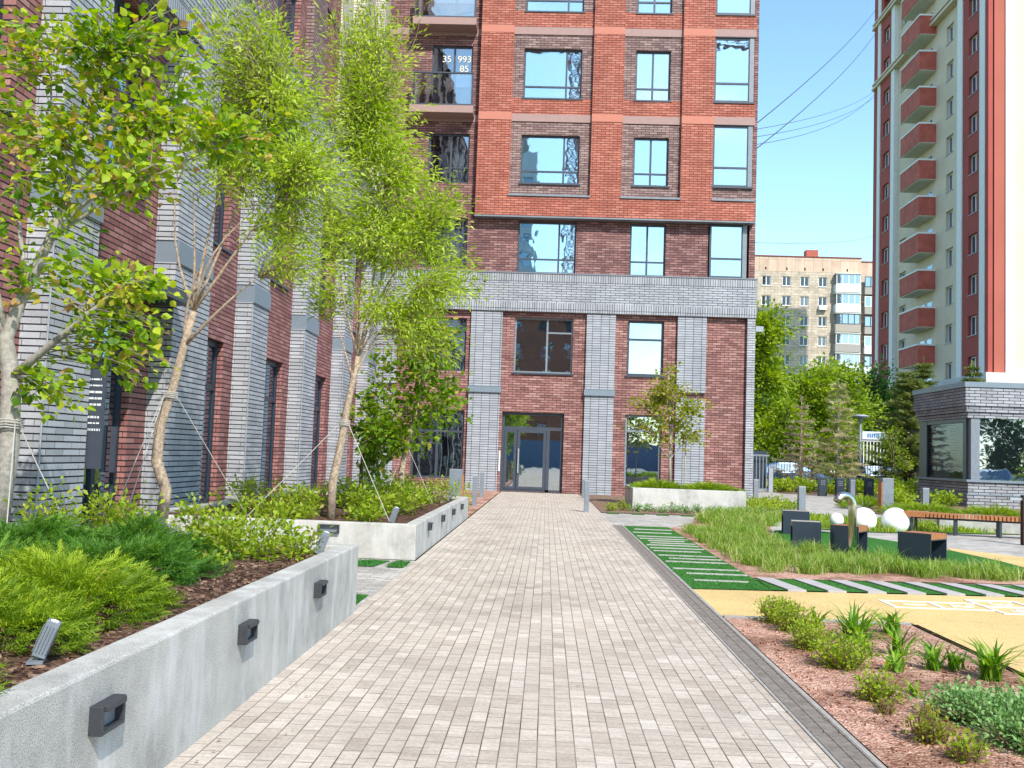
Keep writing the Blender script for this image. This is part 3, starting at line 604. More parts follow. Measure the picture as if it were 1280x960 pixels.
# ------------------------------------------------------------------ planters
def planter(name, label, x0, x1, y0, y1, h, t=.16, mat='concrete'):
    r = thing(name, label, 'planter', ((x0+x1)/2, (y0+y1)/2, 0))
    m = MB(); o, i = [(x0, y0), (x1, y0), (x1, y1), (x0, y1)], [(x0+t, y0+t), (x1-t, y0+t), (x1-t, y1-t), (x0+t, y1-t)]
    for k in range(4):
        j = (k+1) % 4
        m.quad((*o[k], 0), (*o[j], 0), (*o[j], h), (*o[k], h)); m.quad((*o[k], h), (*o[j], h), (*i[j], h), (*i[k], h)); m.quad((*i[k], h), (*i[j], h), (*i[j], 0), (*i[k], 0))
    me = m.build('concrete_wall', mat, r)
    b = me.modifiers.new('weld', 'WELD'); b = me.modifiers.new('bevel', 'BEVEL'); b.width = .012; b.segments = 2
    # lumpy soil grid
    n, k_ = 46, 26; m = MB(); hs_ = rng.random((n+1, k_+1))
    xs = np.linspace(x0+t-.01, x1-t+.01, k_+1); ys = np.linspace(y0+t-.01, y1-t+.01, n+1)
    for a in range(n+1):
        for b_ in range(k_+1): m.v.append((xs[b_], ys[a], h-.09+.06*hs_[a, b_]))
    for a in range(n):
        for b_ in range(k_): q = a*(k_+1)+b_; m.f.append((q, q+1, q+k_+2, q+k_+1))
    m.build('soil', 'soil', r, smooth=True)
    return r
pa = planter('planter', 'large grey concrete planter with junipers in the left foreground beside the path', -5.4, -1.6, 1.5, 8.65, .57)
pb = planter('planter', 'grey concrete planter further along the path, in front of the wing, holding two slim trees', -5.4, -1.64, 12.8, 21.35, .45, mat='aggregate')
pc = planter('planter', 'pale concrete planter with low juniper right of the entrance door', 2.42, 5.55, 27.9, 30.6, .58, mat='concrete_light')
def wall_light(par, fr, u, z, w_=.17, h=.105):
    m = MB(); d = .05
    # wedge box with a sloping hood over a recessed face
    fr.box(m, u-w_/2, u-w_/2+.02, z-h/2, z+h/2, 0, d); fr.box(m, u+w_/2-.02, u+w_/2, z-h/2, z+h/2, 0, d)
    fr.box(m, u-w_/2+.02, u+w_/2-.02, z+h/2-.022, z+h/2, 0, d+.012); fr.box(m, u-w_/2+.02, u+w_/2-.02, z-h/2, z-h/2+.015, 0, d)
    o = m.build('wall_light', 'charcoal_fixture', par, bevel=.003)
    m = MB(); fr.box(m, u-w_/2+.02, u+w_/2-.02, z-h/2+.015, z+h/2-.022, 0, .018); m.build('light_face', 'grey_metal', o)
P1 = Fr((-1.6, 0, 0), (0, 1, 0), (1, 0, 0)); P2 = Fr((-1.64, 0, 0), (0, 1, 0), (1, 0, 0)); P2b = Fr((0, 12.8, 0), (1, 0, 0), (0, -1, 0))
for y in (1.95, 3.67, 5.39, 7.11): wall_light(pa, P1, y, .395, .2, .105)
for y in (14.15, 15.95, 17.75, 19.5): wall_light(pb, P2, y, .335)
wall_light(pb, P2b, -2.76, .36, .27, .11)

# ------------------------------------------------------------------ foliage helpers
T_BROAD = ([(0, 0, 0), (-.34, .22, .07), (-.4, .55, .1), (0, 1.05, -.05), (.4, .55, .1), (.34, .22, .07)], [(0, 3, 2, 1), (0, 5, 4, 3)])
T_DIAM = ([(0, 0, 0), (-.3, .5, .06), (0, 1, 0), (.3, .5, .06)], [(0, 3, 2, 1)])
T_NARROW = ([(0, 0, 0), (-.14, .4, .03), (0, 1, -.08), (.14, .4, .03)], [(0, 3, 2, 1)])
def sprig(n, spread, bl, wd):
    v, f = [], []
    for k in range(n):
        t = k/n; s = 1 if k % 2 else -1; a = spread*s*(1-.4*t); b = len(v); y0 = t*.8; dx, dy = math.sin(a), math.cos(a); l = bl*(1-.45*t)
        v += [(0, y0, 0), (dx*l*.5-dy*wd, y0+dy*l*.5+dx*wd, .04*s), (dx*l, y0+dy*l, .1*math.sin(k*2.1)), (dx*l*.5+dy*wd, y0+dy*l*.5-dx*wd, .04*s)]; f.append((b, b+3, b+2, b+1))
    b = len(v); v += [(-.02, 0, 0), (.02, 0, 0), (0, 1, 0.03)]; f.append((b, b+1, b+2)); return v, f
T_SPRIG = sprig(15, .62, .3, .022); T_SPRUCE = sprig(9, 1.1, .5, .05); T_PINE = sprig(12, .9, .5, .03)
def scatter(name, mat, P, D, sz, tpl, parent=None, upb=.6, rnd=None):
    P = np.asarray(P, float); D = np.asarray(D, float); n = len(P)
    D = D/np.maximum(np.linalg.norm(D, axis=1, keepdims=True), 1e-6)
    Nn = rng.normal(size=(n, 3)); Nn[:, 2] += upb*2; Nn -= D*(Nn*D).sum(1, keepdims=True); Nn /= np.maximum(np.linalg.norm(Nn, axis=1, keepdims=True), 1e-6)
    Sd = np.cross(D, Nn); tv = np.array(tpl[0]); sz = np.broadcast_to(sz, (n,)) if np.ndim(sz) else np.full(n, sz)
    V = P[:, None] + sz[:, None, None]*(tv[None, :, 0, None]*Sd[:, None] + tv[None, :, 1, None]*D[:, None] + tv[None, :, 2, None]*Nn[:, None])
    k = len(tv); V = V.reshape(-1, 3)
    loops, starts, tot, c = [], [], [], 0
    base = np.arange(n)*k
    idx = []; lens = []
    for f in tpl[1]: idx.append(np.array(f)); lens.append(len(f))
    L_ = np.concatenate([base[:, None]+np.array(f)[None] for f in tpl[1]], axis=1)   # n x sum(len)
    lens = np.array(lens); st = np.concatenate([[0], np.cumsum(lens)[:-1]]); tl = lens.sum()
    me = bpy.data.meshes.new(name); me.vertices.add(len(V)); me.vertices.foreach_set('co', V.ravel())
    me.loops.add(n*tl); me.loops.foreach_set('vertex_index', L_.ravel().astype(np.int32))
    me.polygons.add(n*len(lens)); S_ = (np.arange(n)[:, None]*tl+st[None]).ravel(); me.polygons.foreach_set('loop_start', S_.astype(np.int32))
    me.update(calc_edges=True)
    if rnd is None: rnd = rng.random(n)
    a = me.attributes.new('rnd', 'FLOAT', 'FACE'); a.data.foreach_set('value', np.clip(np.repeat(rnd, len(lens)), 0, 1).astype(np.float32))
    me.materials.append(MAT[mat]); o = bpy.data.objects.new(name, me); COL.objects.link(o)
    return attach(o, parent) if parent else o
def curve(a, b, bend=.15, n=6, rr=random):
    a, b = Vector(a), Vector(b); L0 = (b-a).length; off = Vector((rr.uniform(-1, 1), rr.uniform(-1, 1), rr.uniform(-.3, 1)))*L0*bend
    return [a.lerp(b, t/n) + off*math.sin(math.pi*t/n) for t in range(n+1)]
def polyline_pts(limbs):
    pts = []
    for l in limbs:
        for p, q in zip(l, l[1:]): pts += [p.lerp(q, t/3) for t in range(3)]
    return pts
def tree(name, label, cat, trunk, rads, limbs, blobs, leafmat, bark, size, nleaf, ntwig, tpl=T_DIAM, droop=0, seed=1, group=None, trad=.006, upb=.6, twigbark=None, spreadl=.05, rb=None, limb_r=.4):
    """trunk: points; limbs: (index on trunk, end point); blobs: (centre, radii, weight) crown volumes reached by twigs"""
    rr = random.Random(seed); base = trunk[0]; T = thing(name, label, cat, base, group)
    tp = [Vector(p) for p in trunk]; m = MB(); m.tube(tp, rads, 10)
    L_ = []
    for i, e in limbs:
        c = curve(tp[i], e, .1, 6, rr); L_.append(c); r0 = rads[i]*limb_r*1.3; m.tube(c, [r0*(1-.8*k/6) for k in range(7)], 6)
    allp = polyline_pts(L_) + [tp[-1]] + [tp[-2].lerp(tp[-1], .5)]; A = np.array([p[:] for p in allp])
    W = np.array([b[2] for b in blobs], float); W /= W.sum(); P, Dd, rn = [], [], []
    tw = MB()
    for k in range(ntwig):
        c, rad, _ = blobs[rr.choices(range(len(blobs)), W)[0]]
        v = Vector((rr.gauss(0, 1), rr.gauss(0, 1), rr.gauss(0, 1))).normalized()*(rr.random()**.42)*rr.choice((1, 1, 1.2, 1.55))
        e = Vector((c[0]+v.x*rad[0], c[1]+v.y*rad[1], c[2]+v.z*rad[2]))
        d = np.linalg.norm(A-np.array(e[:]), axis=1) + np.maximum(0, (A[:, 2]-e.z))*1.5; j = int(np.argmin(d)); s = allp[j]
        cv = curve(s, e, .12, 5, rr)
        if droop: cv = [p-Vector((0, 0, droop*(q/5)**2*(e-s).length)) for q, p in enumerate(cv)]
        tw.tube(cv, [trad*(1.6-1.2*q/5)*(1+.5*(e-s).length) for q in range(6)], 3, False)
        nl = max(3, int(nleaf/ntwig)); shade = rr.gauss(.5, .23)
        for q in range(nl):
            t = 1-rr.random()**1.3*.75; x = t*5; i0 = min(4, int(x)); p = cv[i0].lerp(cv[i0+1], x-i0)
            dd = (cv[i0+1]-cv[i0]).normalized(); o = Vector((rr.gauss(0, 1), rr.gauss(0, 1), rr.gauss(0, .8)))
            P.append((p + o*spreadl)[:]); dv = dd*.6 + o*.6 + Vector((0, 0, -droop*1.2)); Dd.append(dv[:]); rn.append(shade + rr.gauss(0, .16))
    q = len(m.v); m.v += tw.v; m.f += [tuple(i+q for i in f) for f in tw.f]
    m.build('trunk', bark, T, smooth=True)
    scatter('crown', leafmat, P, Dd, size*(.6+.7*rng.random(len(P))), tpl, T, upb, np.array(rn))
    return T

# ---- foreground linden-like tree (left)
tk = [(-4.62, 8.3, .42), (-4.56, 8.32, 1.3), (-4.6, 8.35, 1.9), (-4.7, 8.4, 2.25), (-4.55, 8.4, 2.7), (-4.38, 8.4, 3.1), (-4.25, 8.4, 3.5)]
tree('linden_tree', 'pale smooth barked tree with broad green leaves in the left foreground planter', 'tree', tk, [.092, .085, .08, .062, .048, .042, .034],
     [(3, (-4.95, 8.0, 3.6)), (6, (-3.9, 8.2, 4.7)), (6, (-4.5, 8.5, 4.9)), (2, (-3.5, 8.1, 2.75)), (5, (-3.3, 8.0, 3.7)), (4, (-4.9, 8.7, 4.2)), (3, (-5.1, 8.1, 2.9)), (6, (-3.4, 8.3, 4.2)), (5, (-2.8, 8.2, 3.95))],
     [((-4.4, 8.2, 4.75), (.45, .6, .35), 1.5), ((-3.75, 8.2, 4.75), (.4, .5, .35), 1.6), ((-3.25, 8.2, 5.0), (.4, .4, .25), 1.2), ((-4.45, 8.2, 4.05), (.4, .5, .3), 1.5), ((-3.9, 8.2, 4.1), (.4, .4, .3), 1.5), ((-3.4, 8.2, 4.25), (.35, .4, .25), 1.3),
      ((-2.75, 8.2, 4.05), (.35, .35, .2), 1.5), ((-4.35, 8.2, 3.4), (.35, .4, .3), 1), ((-3.6, 8.2, 3.65), (.4, .4, .2), 1.2), ((-4.2, 8.2, 2.85), (.4, .4, .2), .8), ((-3.75, 8.2, 2.5), (.35, .35, .2), 1.2), ((-3.4, 8.2, 2.25), (.25, .3, .22), 1), ((-3.5, 8.2, 2.75), (.3, .3, .15), .7), ((-4.9, 8.2, 3.0), (.35, .5, .5), .9), ((-4.1, 8.2, 1.8), (.3, .3, .2), .4), ((-5.0, 8.2, 4.2), (.4, .6, .7), 1)],
     'leaf_linden', 'bark_pale', .075, 5600, 420, T_BROAD, .12, 11, trad=.0035, twigbark='twig', spreadl=.075)
# ---- willow-leaved tree with crooked trunk
tk = [(-4.75, 12.3, .45), (-4.72, 12.3, .8), (-4.86, 12.3, 1.15), (-4.84, 12.3, 1.6), (-4.7, 12.3, 2.1), (-4.6, 12.3, 2.6), (-4.5, 12.3, 3.05)]
tree('crooked_willow', 'tree with rough crooked orange brown trunk tied with ropes by the wing', 'tree', tk, [.078, .072, .07, .062, .056, .05, .044],
     [(6, (-4.6, 12.3, 4.6)), (6, (-3.7, 12.2, 4.4)), (6, (-4.1, 12.4, 5.2)), (6, (-3.2, 12.2, 4.9)), (6, (-4.8, 12.3, 4.8)), (5, (-3.6, 12.1, 3.5)), (5, (-4.2, 12.0, 3.9)), (6, (-3.6, 12.2, 5.8))],
     [((-3.8, 12.3, 6.5), (.65, .8, .6), 3), ((-4.25, 12.3, 6.0), (.5, .8, .5), 1.8), ((-3.3, 12.3, 5.8), (.55, .8, .5), 2.6), ((-3.6, 12.3, 5.1), (.6, .7, .4), 2.2), ((-3.0, 12.2, 4.85), (.55, .7, .5), 2.4), ((-4.0, 12.3, 4.8), (.5, .6, .35), 1), ((-3.15, 12.2, 4.05), (.5, .5, .35), 1.1), ((-4.5, 12.3, 5.2), (.35, .5, .4), .6), ((-4.1, 12.3, 7.0), (.6, .7, .5), 1.6), ((-2.8, 12.2, 3.6), (.4, .4, .2), .35)],
     'leaf_willow', 'bark_brown', .088, 18000, 700, T_NARROW, .15, 12, trad=.0028, spreadl=.085)
# ---- second willow in the far planter
tk = [(-3.0, 14.0, .38), (-3.0, 14, .9), (-2.9, 14, 1.5), (-2.84, 14, 2.0), (-2.78, 14, 2.35), (-2.72, 14, 2.7)]
tree('willow_tree', 'slim willow leaved tree with bright yellow green crown in the second planter', 'tree', tk, [.066, .06, .052, .048, .044, .04],
     [(5, (-2.7, 14, 4.0)), (5, (-2.2, 14, 4.2)), (5, (-3.0, 14, 4.4)), (4, (-1.9, 14, 3.7)), (5, (-2.4, 14.1, 5.4)), (4, (-3.1, 14, 3.3)), (5, (-1.7, 14, 4.6)), (5, (-2.8, 14, 6.2))],
     [((-2.7, 14, 7.2), (.6, .8, .8), 3), ((-2.35, 14, 5.9), (.6, .8, .65), 3), ((-3.0, 14, 6.1), (.6, .8, .7), 2.5), ((-1.9, 14, 4.95), (.55, .7, .6), 3), ((-2.45, 14, 4.5), (.6, .7, .5), 2.6), ((-3.05, 14, 4.8), (.5, .7, .6), 1.8), ((-1.45, 14, 3.95), (.5, .6, .42), 2.2), ((-1.9, 14, 3.35), (.5, .5, .3), 1.2), ((-1.5, 14, 3.0), (.35, .4, .25), .5), ((-2.5, 14, 3.5), (.45, .5, .25), .7), ((-3.2, 14, 3.5), (.3, .4, .35), .3), ((-2.9, 14, 7.9), (.6, .8, .6), 1.6)],
     'leaf_willow', 'bark_brown', .092, 28000, 900, T_NARROW, .15, 13, trad=.0028, spreadl=.085)
# ---- small maple beyond
tk = [(-2.66, 18.6, .38), (-2.7, 18.6, 1.0), (-2.62, 18.6, 1.5), (-2.5, 18.6, 2.0), (-2.4, 18.6, 2.6)]
tree('maple_sapling', 'small maple with yellowish leaves before the ground floor window', 'tree', tk, [.06, .055, .05, .04, .03],
     [(3, (-3.0, 18.6, 2.2)), (3, (-1.9, 18.6, 2.6)), (4, (-2.5, 18.6, 3.5)), (2, (-3.1, 18.6, 1.7)), (4, (-2.0, 18.6, 3.2))],
     [((-2.45, 18.6, 3.1), (.75, .7, .55), 3), ((-2.2, 18.6, 2.3), (.75, .6, .45), 2), ((-2.95, 18.6, 1.75), (.55, .5, .5), 2), ((-2.1, 18.5, 3.7), (.45, .5, .35), 1)],
     'leaf_maple', 'bark_brown', .1, 3000, 260, T_BROAD, .1, 14, trad=.004, spreadl=.07)
tk = [(-3.75, 20.2, .38), (-3.75, 20.2, 1.0), (-3.7, 20.2, 1.7), (-3.6, 20.2, 2.4)]
tree('maple_sapling', 'leafy sapling with dark thin stems between the willow and the grey pilaster of the wing', 'tree', tk, [.045, .04, .035, .025],
     [(2, (-3.3, 20.2, 1.9)), (2, (-4.0, 20.2, 2.0)), (3, (-3.5, 20.2, 2.9))], [((-3.55, 20.2, 2.2), (.5, .5, .8), 3), ((-3.5, 20.2, 1.2), (.35, .4, .5), 1.5)],
     'leaf_maple', 'bark_dark', .1, 1300, 120, T_BROAD, .1, 15, trad=.004, spreadl=.06)
# ---- thin tree over the right planter
tk = [(3.62, 29.3, .5), (3.6, 29.3, 1.4), (3.6, 29.3, 2.2), (3.55, 29.3, 3.0), (3.5, 29.3, 3.9)]
tree('young_tree', 'thin young tree with sparse olive yellow leaves in the pale planter right of the door', 'tree', tk, [.045, .04, .035, .03, .018],
     [(2, (3.0, 29.3, 2.9)), (2, (4.2, 29.3, 2.8)), (1, (4.1, 29.3, 2.0)), (1, (3.1, 29.3, 2.1)), (3, (4.0, 29.3, 3.6)), (3, (2.9, 29.3, 3.4))],
     [((3.5, 29.3, 2.6), (.85, .7, .8), 4), ((3.5, 29.3, 3.5), (.5, .5, .6), 1.4), ((3.05, 29.3, 3.1), (.75, .6, .25), 1.2), ((4.3, 29.3, 2.2), (.5, .5, .3), .9), ((4.35, 29.3, 3.0), (.4, .4, .4), .6)],
     'leaf_olive', 'bark_pale', .1, 2100, 210, T_BROAD, .05, 16, trad=.006, spreadl=.07)
m = MB(); m.tube([(4.02, 29.2, .5), (4.04, 29.2, 2.2)], .022, 8); tag(m.build('tree_stake', 'grey_wood'), 'pale wooden stake beside the thin young tree in the entrance planter', 'stake')

# ---- ropes
def rope(a, b, label, r=.0035, sag=.03):
    c = [Vector(a).lerp(Vector(b), t/6)-Vector((0, 0, sag*math.sin(math.pi*t/6))) for t in range(7)]
    m = MB(); m.tube(c, r, 5); tag(m.build('guy_rope', 'rope'), label, 'rope', 'ropes staying the young trees')
def knot(c, r, label):
    m = MB()
    for k in range(4):
        z = c[2]-.03+.022*k; m.tube([(c[0]+(r+.01)*math.cos(t*.7), c[1]+(r+.01)*math.sin(t*.7), z+.006*math.sin(t*2)) for t in range(10)], .007, 5)
    tag(m.build('rope_knot', 'rope'), label, 'rope', 'rope wraps on the young trees')
knot((-4.57, 8.32, 1.5), .1, 'white rope wrapped round the pale foreground tree trunk')
rope((-4.48, 8.24, 1.5), (-4.2, 7.7, .5), 'taut white rope from the pale foreground trunk down to the junipers', .005, 0)
rope((-4.48, 8.3, 1.5), (-3.95, 8.4, .5), 'thin dark grey slack rope right of the white rope at the foreground tree', .005)
rope((-4.6, 8.3, 1.5), (-5.6, 7.0, .6), 'rope leaving the foreground trunk towards the left picture edge')
knot((-4.74, 12.3, 1.98), .085, 'rope wrapped round the crooked orange brown trunk')
rope((-4.8, 12.25, 1.98), (-4.95, 10.9, .05), 'outer of two parallel ropes left of the crooked trunk', .0045, 0)
rope((-4.78, 12.22, 1.98), (-4.75, 10.9, .05), 'inner of two parallel ropes left of the crooked trunk', .005, 0)
rope((-4.66, 12.3, 1.98), (-3.95, 13.2, .45), 'rope from the crooked trunk slanting right to the second planter', .005, 0)
knot((-2.87, 14, 1.75), .063, 'rope wrapped round the slim willow trunk in the second planter')
rope((-2.93, 14, 1.75), (-3.95, 13.2, .45), 'rope from the slim willow slanting left to the planter corner', .005, 0)
rope((-2.82, 14, 1.75), (-2.05, 13.2, .45), 'rope from the slim willow slanting right to the small spotlight', .005, 0)
rope((-2.6, 18.6, 1.45), (-2.05, 18.2, .45), 'thin rope right of the small maple at the far planter', .0045, 0)
rope((-2.66, 18.6, 1.45), (-2.95, 18.2, .45), 'thin rope left of the small maple at the far planter', .0045, 0)

# ---- junipers
def juniper(c, rx, ry, h, label, mat='juniper_green', n=520, sz=.17, seed=0, group='spreading junipers in the near planter', cat='shrub'):
    n = int(n*1.5); sz = sz*.86; h = h*.86
    rr = random.Random(seed); P, D, rn = [], [], []
    T = thing('juniper', label, cat, c, group)
    st = MB()
    for k in range(int(n)):
        a = rr.uniform(0, 2*math.pi); q = rr.random()**.55; lump = 1+.22*math.sin(a*3+seed)+.15*math.sin(a*7+seed*2)
        x, y = math.cos(a)*q*rx*lump, math.sin(a)*q*ry*lump; hz = h*(1-q*q)**.6*(.75+.25*math.sin(x*9+seed)*math.cos(y*8))*rr.uniform(.45, 1)
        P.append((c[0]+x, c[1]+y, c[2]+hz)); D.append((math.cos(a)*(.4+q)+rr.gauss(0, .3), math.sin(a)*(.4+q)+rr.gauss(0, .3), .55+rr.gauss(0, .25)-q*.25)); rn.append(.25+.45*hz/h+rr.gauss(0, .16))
    for k in range(9):
        a = rr.uniform(0, 6.28); st.tube(curve((c[0], c[1], c[2]), (c[0]+math.cos(a)*rx*.8, c[1]+math.sin(a)*ry*.8, c[2]+h*.4), .1, 4, rr), [.012, .01, .008, .006, .004], 4)
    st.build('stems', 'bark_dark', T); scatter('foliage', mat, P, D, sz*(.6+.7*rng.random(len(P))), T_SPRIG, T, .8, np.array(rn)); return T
Z1 = .5
for i, (x, y, rx, ry, h, mt, n, lb) in enumerate([
    (-2.45, 3.1, .55, .55, .28, 'juniper_gold', 950, 'golden juniper at the lower left picture edge by the planter rim'),
    (-2.65, 4.35, .55, .6, .38, 'juniper_gold', 1300, 'golden green juniper behind the nearest soil spotlight'),
    (-2.5, 5.15, .5, .55, .36, 'juniper_gold', 1300, 'golden juniper with browned twig tips in the middle of the near planter'),
    (-3.3, 5.6, .7, .7, .36, 'juniper_green', 1300, 'green juniper behind the golden ones at the left picture edge'),
    (-2.7, 6.3, .5, .55, .36, 'juniper_green', 1300, 'dark green juniper spilling toward the rim right of the golden ones'),
    (-3.7, 7.0, .7, .6, .4, 'juniper_green', 1300, 'green juniper at the foot of the pale foreground tree'),
    (-3.1, 7.5, .55, .55, .34, 'juniper_green', 1000, 'deep green juniper in front of the wing door'),
    (-4.6, 6.6, .6, .6, .35, 'juniper_green', 700, 'shaded juniper left behind the foreground trunk')]):
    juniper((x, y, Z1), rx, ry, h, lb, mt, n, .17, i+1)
juniper((3.25, 28.9, .5), .85, .75, .32, 'low bright juniper in the left half of the entrance planter', 'juniper_gold', 900, .22, 21, 'junipers in the entrance planter')
juniper((4.65, 28.9, .5), .8, .75, .3, 'low bright juniper in the right half of the entrance planter', 'juniper_gold', 900, .22, 22, 'junipers in the entrance planter')
for i, (x, y, rx, lb) in enumerate([(11.2, 30.2, 1.1, 'straw tipped juniper between the square pillar and the kiosk post'), (12.8, 29.2, 1.1, 'bright juniper behind the left end of the curved bench'), (14.9, 28.6, 1.2, 'bright juniper in front of the kiosk corner'), (16.9, 28.0, 1.2, 'bright juniper at the right picture edge below the kiosk'), (10.6, 33.5, .9, 'low juniper behind the square pillar')]):
    juniper((x, y, .02), rx, .8, .45, lb, 'juniper_gold', 700, .25, 30+i, 'low junipers before the kiosk')

# ---- leafy shrubs
def shrub(c, r, h, label, mat='leaf_spirea', n=700, sz=.05, seed=0, group=None, lean=0, stems=14, nm='shrub'):
    rr = random.Random(seed+100); T = thing(nm, label, 'shrub', c, group); P, D, rn = [], [], []; m = MB()
    for k in range(stems):
        a = rr.uniform(0, 6.28); q = rr.random()**.5; e = (c[0]+math.cos(a)*r*q, c[1]+math.sin(a)*r*q, c[2]+h*(1-.45*q*q)*rr.uniform(.75, 1.1))
        cv = curve((c[0]+math.cos(a)*r*.15, c[1]+math.sin(a)*r*.15, c[2]-.05), e, .12, 5, rr); m.tube(cv, [.007, .006, .005, .004, .003, .002], 3, False); sh = rr.gauss(.5, .12)
        for j in range(int(n/stems)):
            t = 1-rr.random()**1.2*.8; x = t*5; i0 = min(4, int(x)); p = cv[i0].lerp(cv[i0+1], x-i0); o = Vector((rr.gauss(0, 1), rr.gauss(0, 1), rr.gauss(0, .7)))
            P.append((p+o*r*.16)[:]); D.append((o+Vector((0, 0, .5)))[:]); rn.append(sh+rr.gauss(0, .18))
    m.build('stems', 'twig', T); scatter('foliage', mat, P, D, sz*(.6+.7*rng.random(len(P))), T_DIAM if sz < .09 else T_BROAD, T, .7, np.array(rn)); return T
GP = 'leafy shrubs in the near planter'
for i, (x, y, r, h, n, lb) in enumerate([
    (-2.3, 7.75, .42, .42, 750, 'leafy shrub with bare brown stems at the far end of the near planter'), (-1.98, 8.05, .22, .28, 300, 'small leafy shrub next to the far spotlight of the near planter'),
    (-2.75, 8.15, .38, .45, 500, 'sparse shrub behind the bare stemmed shrub in the near planter'), (-3.6, 8.25, .4, .5, 650, 'leafy shrub below the crooked trunk'),
    (-4.1, 8.15, .32, .5, 400, 'thin shrub with upright stems before the glazed wing door'), (-4.75, 7.8, .35, .5, 300, 'thin shrub right of the pale foreground trunk'),
    (-2.3, 6.98, .14, .16, 160, 'tiny leafy shrub at the near planter rim')]):
    shrub((x, y, Z1-.02), r, h, lb, n=int(n*1.7), sz=.05, seed=i, group=GP)
GP = 'bright spirea shrubs in the second planter'; i = 0
lbs = ['bright shrub at the left front corner of the second planter', 'small bright shrub at the front rim of the second planter', 'bright shrub left of the slim willow trunk', 'bright shrub just right of the slim willow trunk', 'round shrub beside the small spotlight in the second planter',
       'bright shrub behind the rope of the second planter', 'tall bright shrub at the foot of the leafy sapling', 'bright shrub left of the small maple stem', 'bright shrub right of the small maple stem', 'bright shrub near the lavender clump', 'bright shrub at the far end below the window', 'bright shrub at the far right end of the second planter', 'shrub against the wing in the second planter']
for (x, y, r, h, n) in [(-3.9, 13.4, .35, .3, 500), (-3.35, 13.25, .28, .22, 400), (-3.55, 14.4, .45, .42, 800), (-2.6, 14.5, .4, .4, 800), (-2.4, 13.45, .25, .22, 450), (-2.35, 15.5, .42, .42, 800), (-3.4, 16.5, .5, .5, 800), (-2.9, 17.4, .5, .5, 700), (-2.3, 17.2, .4, .45, 700), (-2.2, 18.8, .35, .3, 500), (-2.9, 19.8, .6, .5, 700), (-2.15, 20.4, .4, .4, 500), (-4.4, 15.5, .6, .5, 700)]:
    shrub((x, y, .4), r, h, lbs[i], n=n, sz=.065, seed=20+i, group=GP); i += 1
shrub((-2.1, 19.6, .4), .3, .22, 'greyish purple lavender clump near the rim of the second planter', 'twig_brown', 400, .06, 55)
for i, (x, y, lb) in enumerate([(-2.6, 22.4, 'shrub behind the far end of the second planter, left of the grey pillar'), (-3.4, 23.4, 'bright shrub below the left part of the ground floor window'), (-2.4, 24.5, 'bright shrub below the right part of the ground floor window'), (-1.95, 23.8, 'small shrub beside the left path bollards')]):
    shrub((x, y, 0), .55 if i < 3 else .2, .75 if i < 3 else .45, lb, n=700 if i < 3 else 200, sz=.07, seed=60+i, group='shrubs under the entrance window')
# near gravel bed
GP = 'round shrubs in the pink gravel bed'
for i, (x, y, r, h, n, mt, lb) in enumerate([(2.05, 9.0-.15, .17, .19, 750, 'leaf_spirea', 'round red tipped shrub at the far left corner of the gravel bed'), (2.09, 8.45, .17, .19, 650, 'leaf_spirea', 'second shrub of the row along the drain, darker in the middle'),
    (2.03, 7.72, .17, .17, 650, 'leaf_spirea', 'third shrub of the row along the drain, olive green'), (2.1, 7.05, .2, .2, 850, 'leaf_spirea', 'largest bright shrub at the near end of the row along the drain'), (2.02, 6.1, .13, .14, 420, 'leaf_spirea', 'small shrub alone in the middle of the gravel bed'),
    (2.0, 5.25, .1, .15, 260, 'leaf_olive', 'small brownish shrub near the bottom picture edge'), (2.05, 4.95, .09, .1, 200, 'leaf_spirea', 'tiny green shrub at the bottom picture edge'), (1.95, 5.8, .06, .08, 60, 'leaf_olive', 'sparse brown sprout in the gravel')]):
    shrub((x, y, .01), r*1.15, h*1.15, lb, mt, int(n*2.2), .026, 80+i, GP, stems=44)
for i, (x, y, r, lb) in enumerate([(2.42, 5.75, .22, 'grey green sedum mat upper left of the pair'), (2.68, 5.55, .25, 'grey green sedum mat at the right picture edge'), (2.5, 5.2, .2, 'grey green sedum mat nearest the camera')]):
    shrub((x, y, .0), r*1.25, .17, lb, 'sedum', 3600, .028, 90+i, 'sedum mats in the gravel bed', stems=110, nm='sedum')
# blades
def clump(c, r, h, n, wd, mat, label, group, seed, name='daylily', cat='plant', lean=.55):
    rr = random.Random(seed); V, Fc, rn = [], [], []
    for k in range(n):
        a = rr.uniform(0, 6.28); b0 = Vector((c[0]+rr.gauss(0, r*.25), c[1]+rr.gauss(0, r*.25), c[2])); ln = h*rr.uniform(.6, 1.15); out = lean*rr.uniform(.3, 1.2)
        d = Vector((math.cos(a), math.sin(a), 0)); s = Vector((-d.y, d.x, 0)); q = len(V)
        for t in (0, .35, .7, 1):
            p = b0 + d*out*ln*t*t + Vector((0, 0, ln*(t-.32*out*t**3))); ww = wd*(.7, 1, .7, .05)[(0, .35, .7, 1).index(t)]
            V += [(p-s*ww)[:], (p+s*ww)[:]]
        for j in range(3): Fc.append((q+2*j, q+2*j+1, q+2*j+3, q+2*j+2)); 
        v = rr.random(); rn += [v]*3
    return V, Fc, rn
def blades(name, items, mat, parent=None):
    V, Fc, rn = [], [], []
    for v, f, r_ in items: q = len(V); V += v; Fc += [tuple(i+q for i in ff) for ff in f]; rn += r_
    me = bpy.data.meshes.new(name); me.from_pydata(V, [], Fc); a = me.attributes.new('rnd', 'FLOAT', 'FACE'); a.data.foreach_set('value', rn); me.materials.append(MAT[mat])
    o = bpy.data.objects.new(name, me); COL.objects.link(o); return attach(o, parent) if parent else o
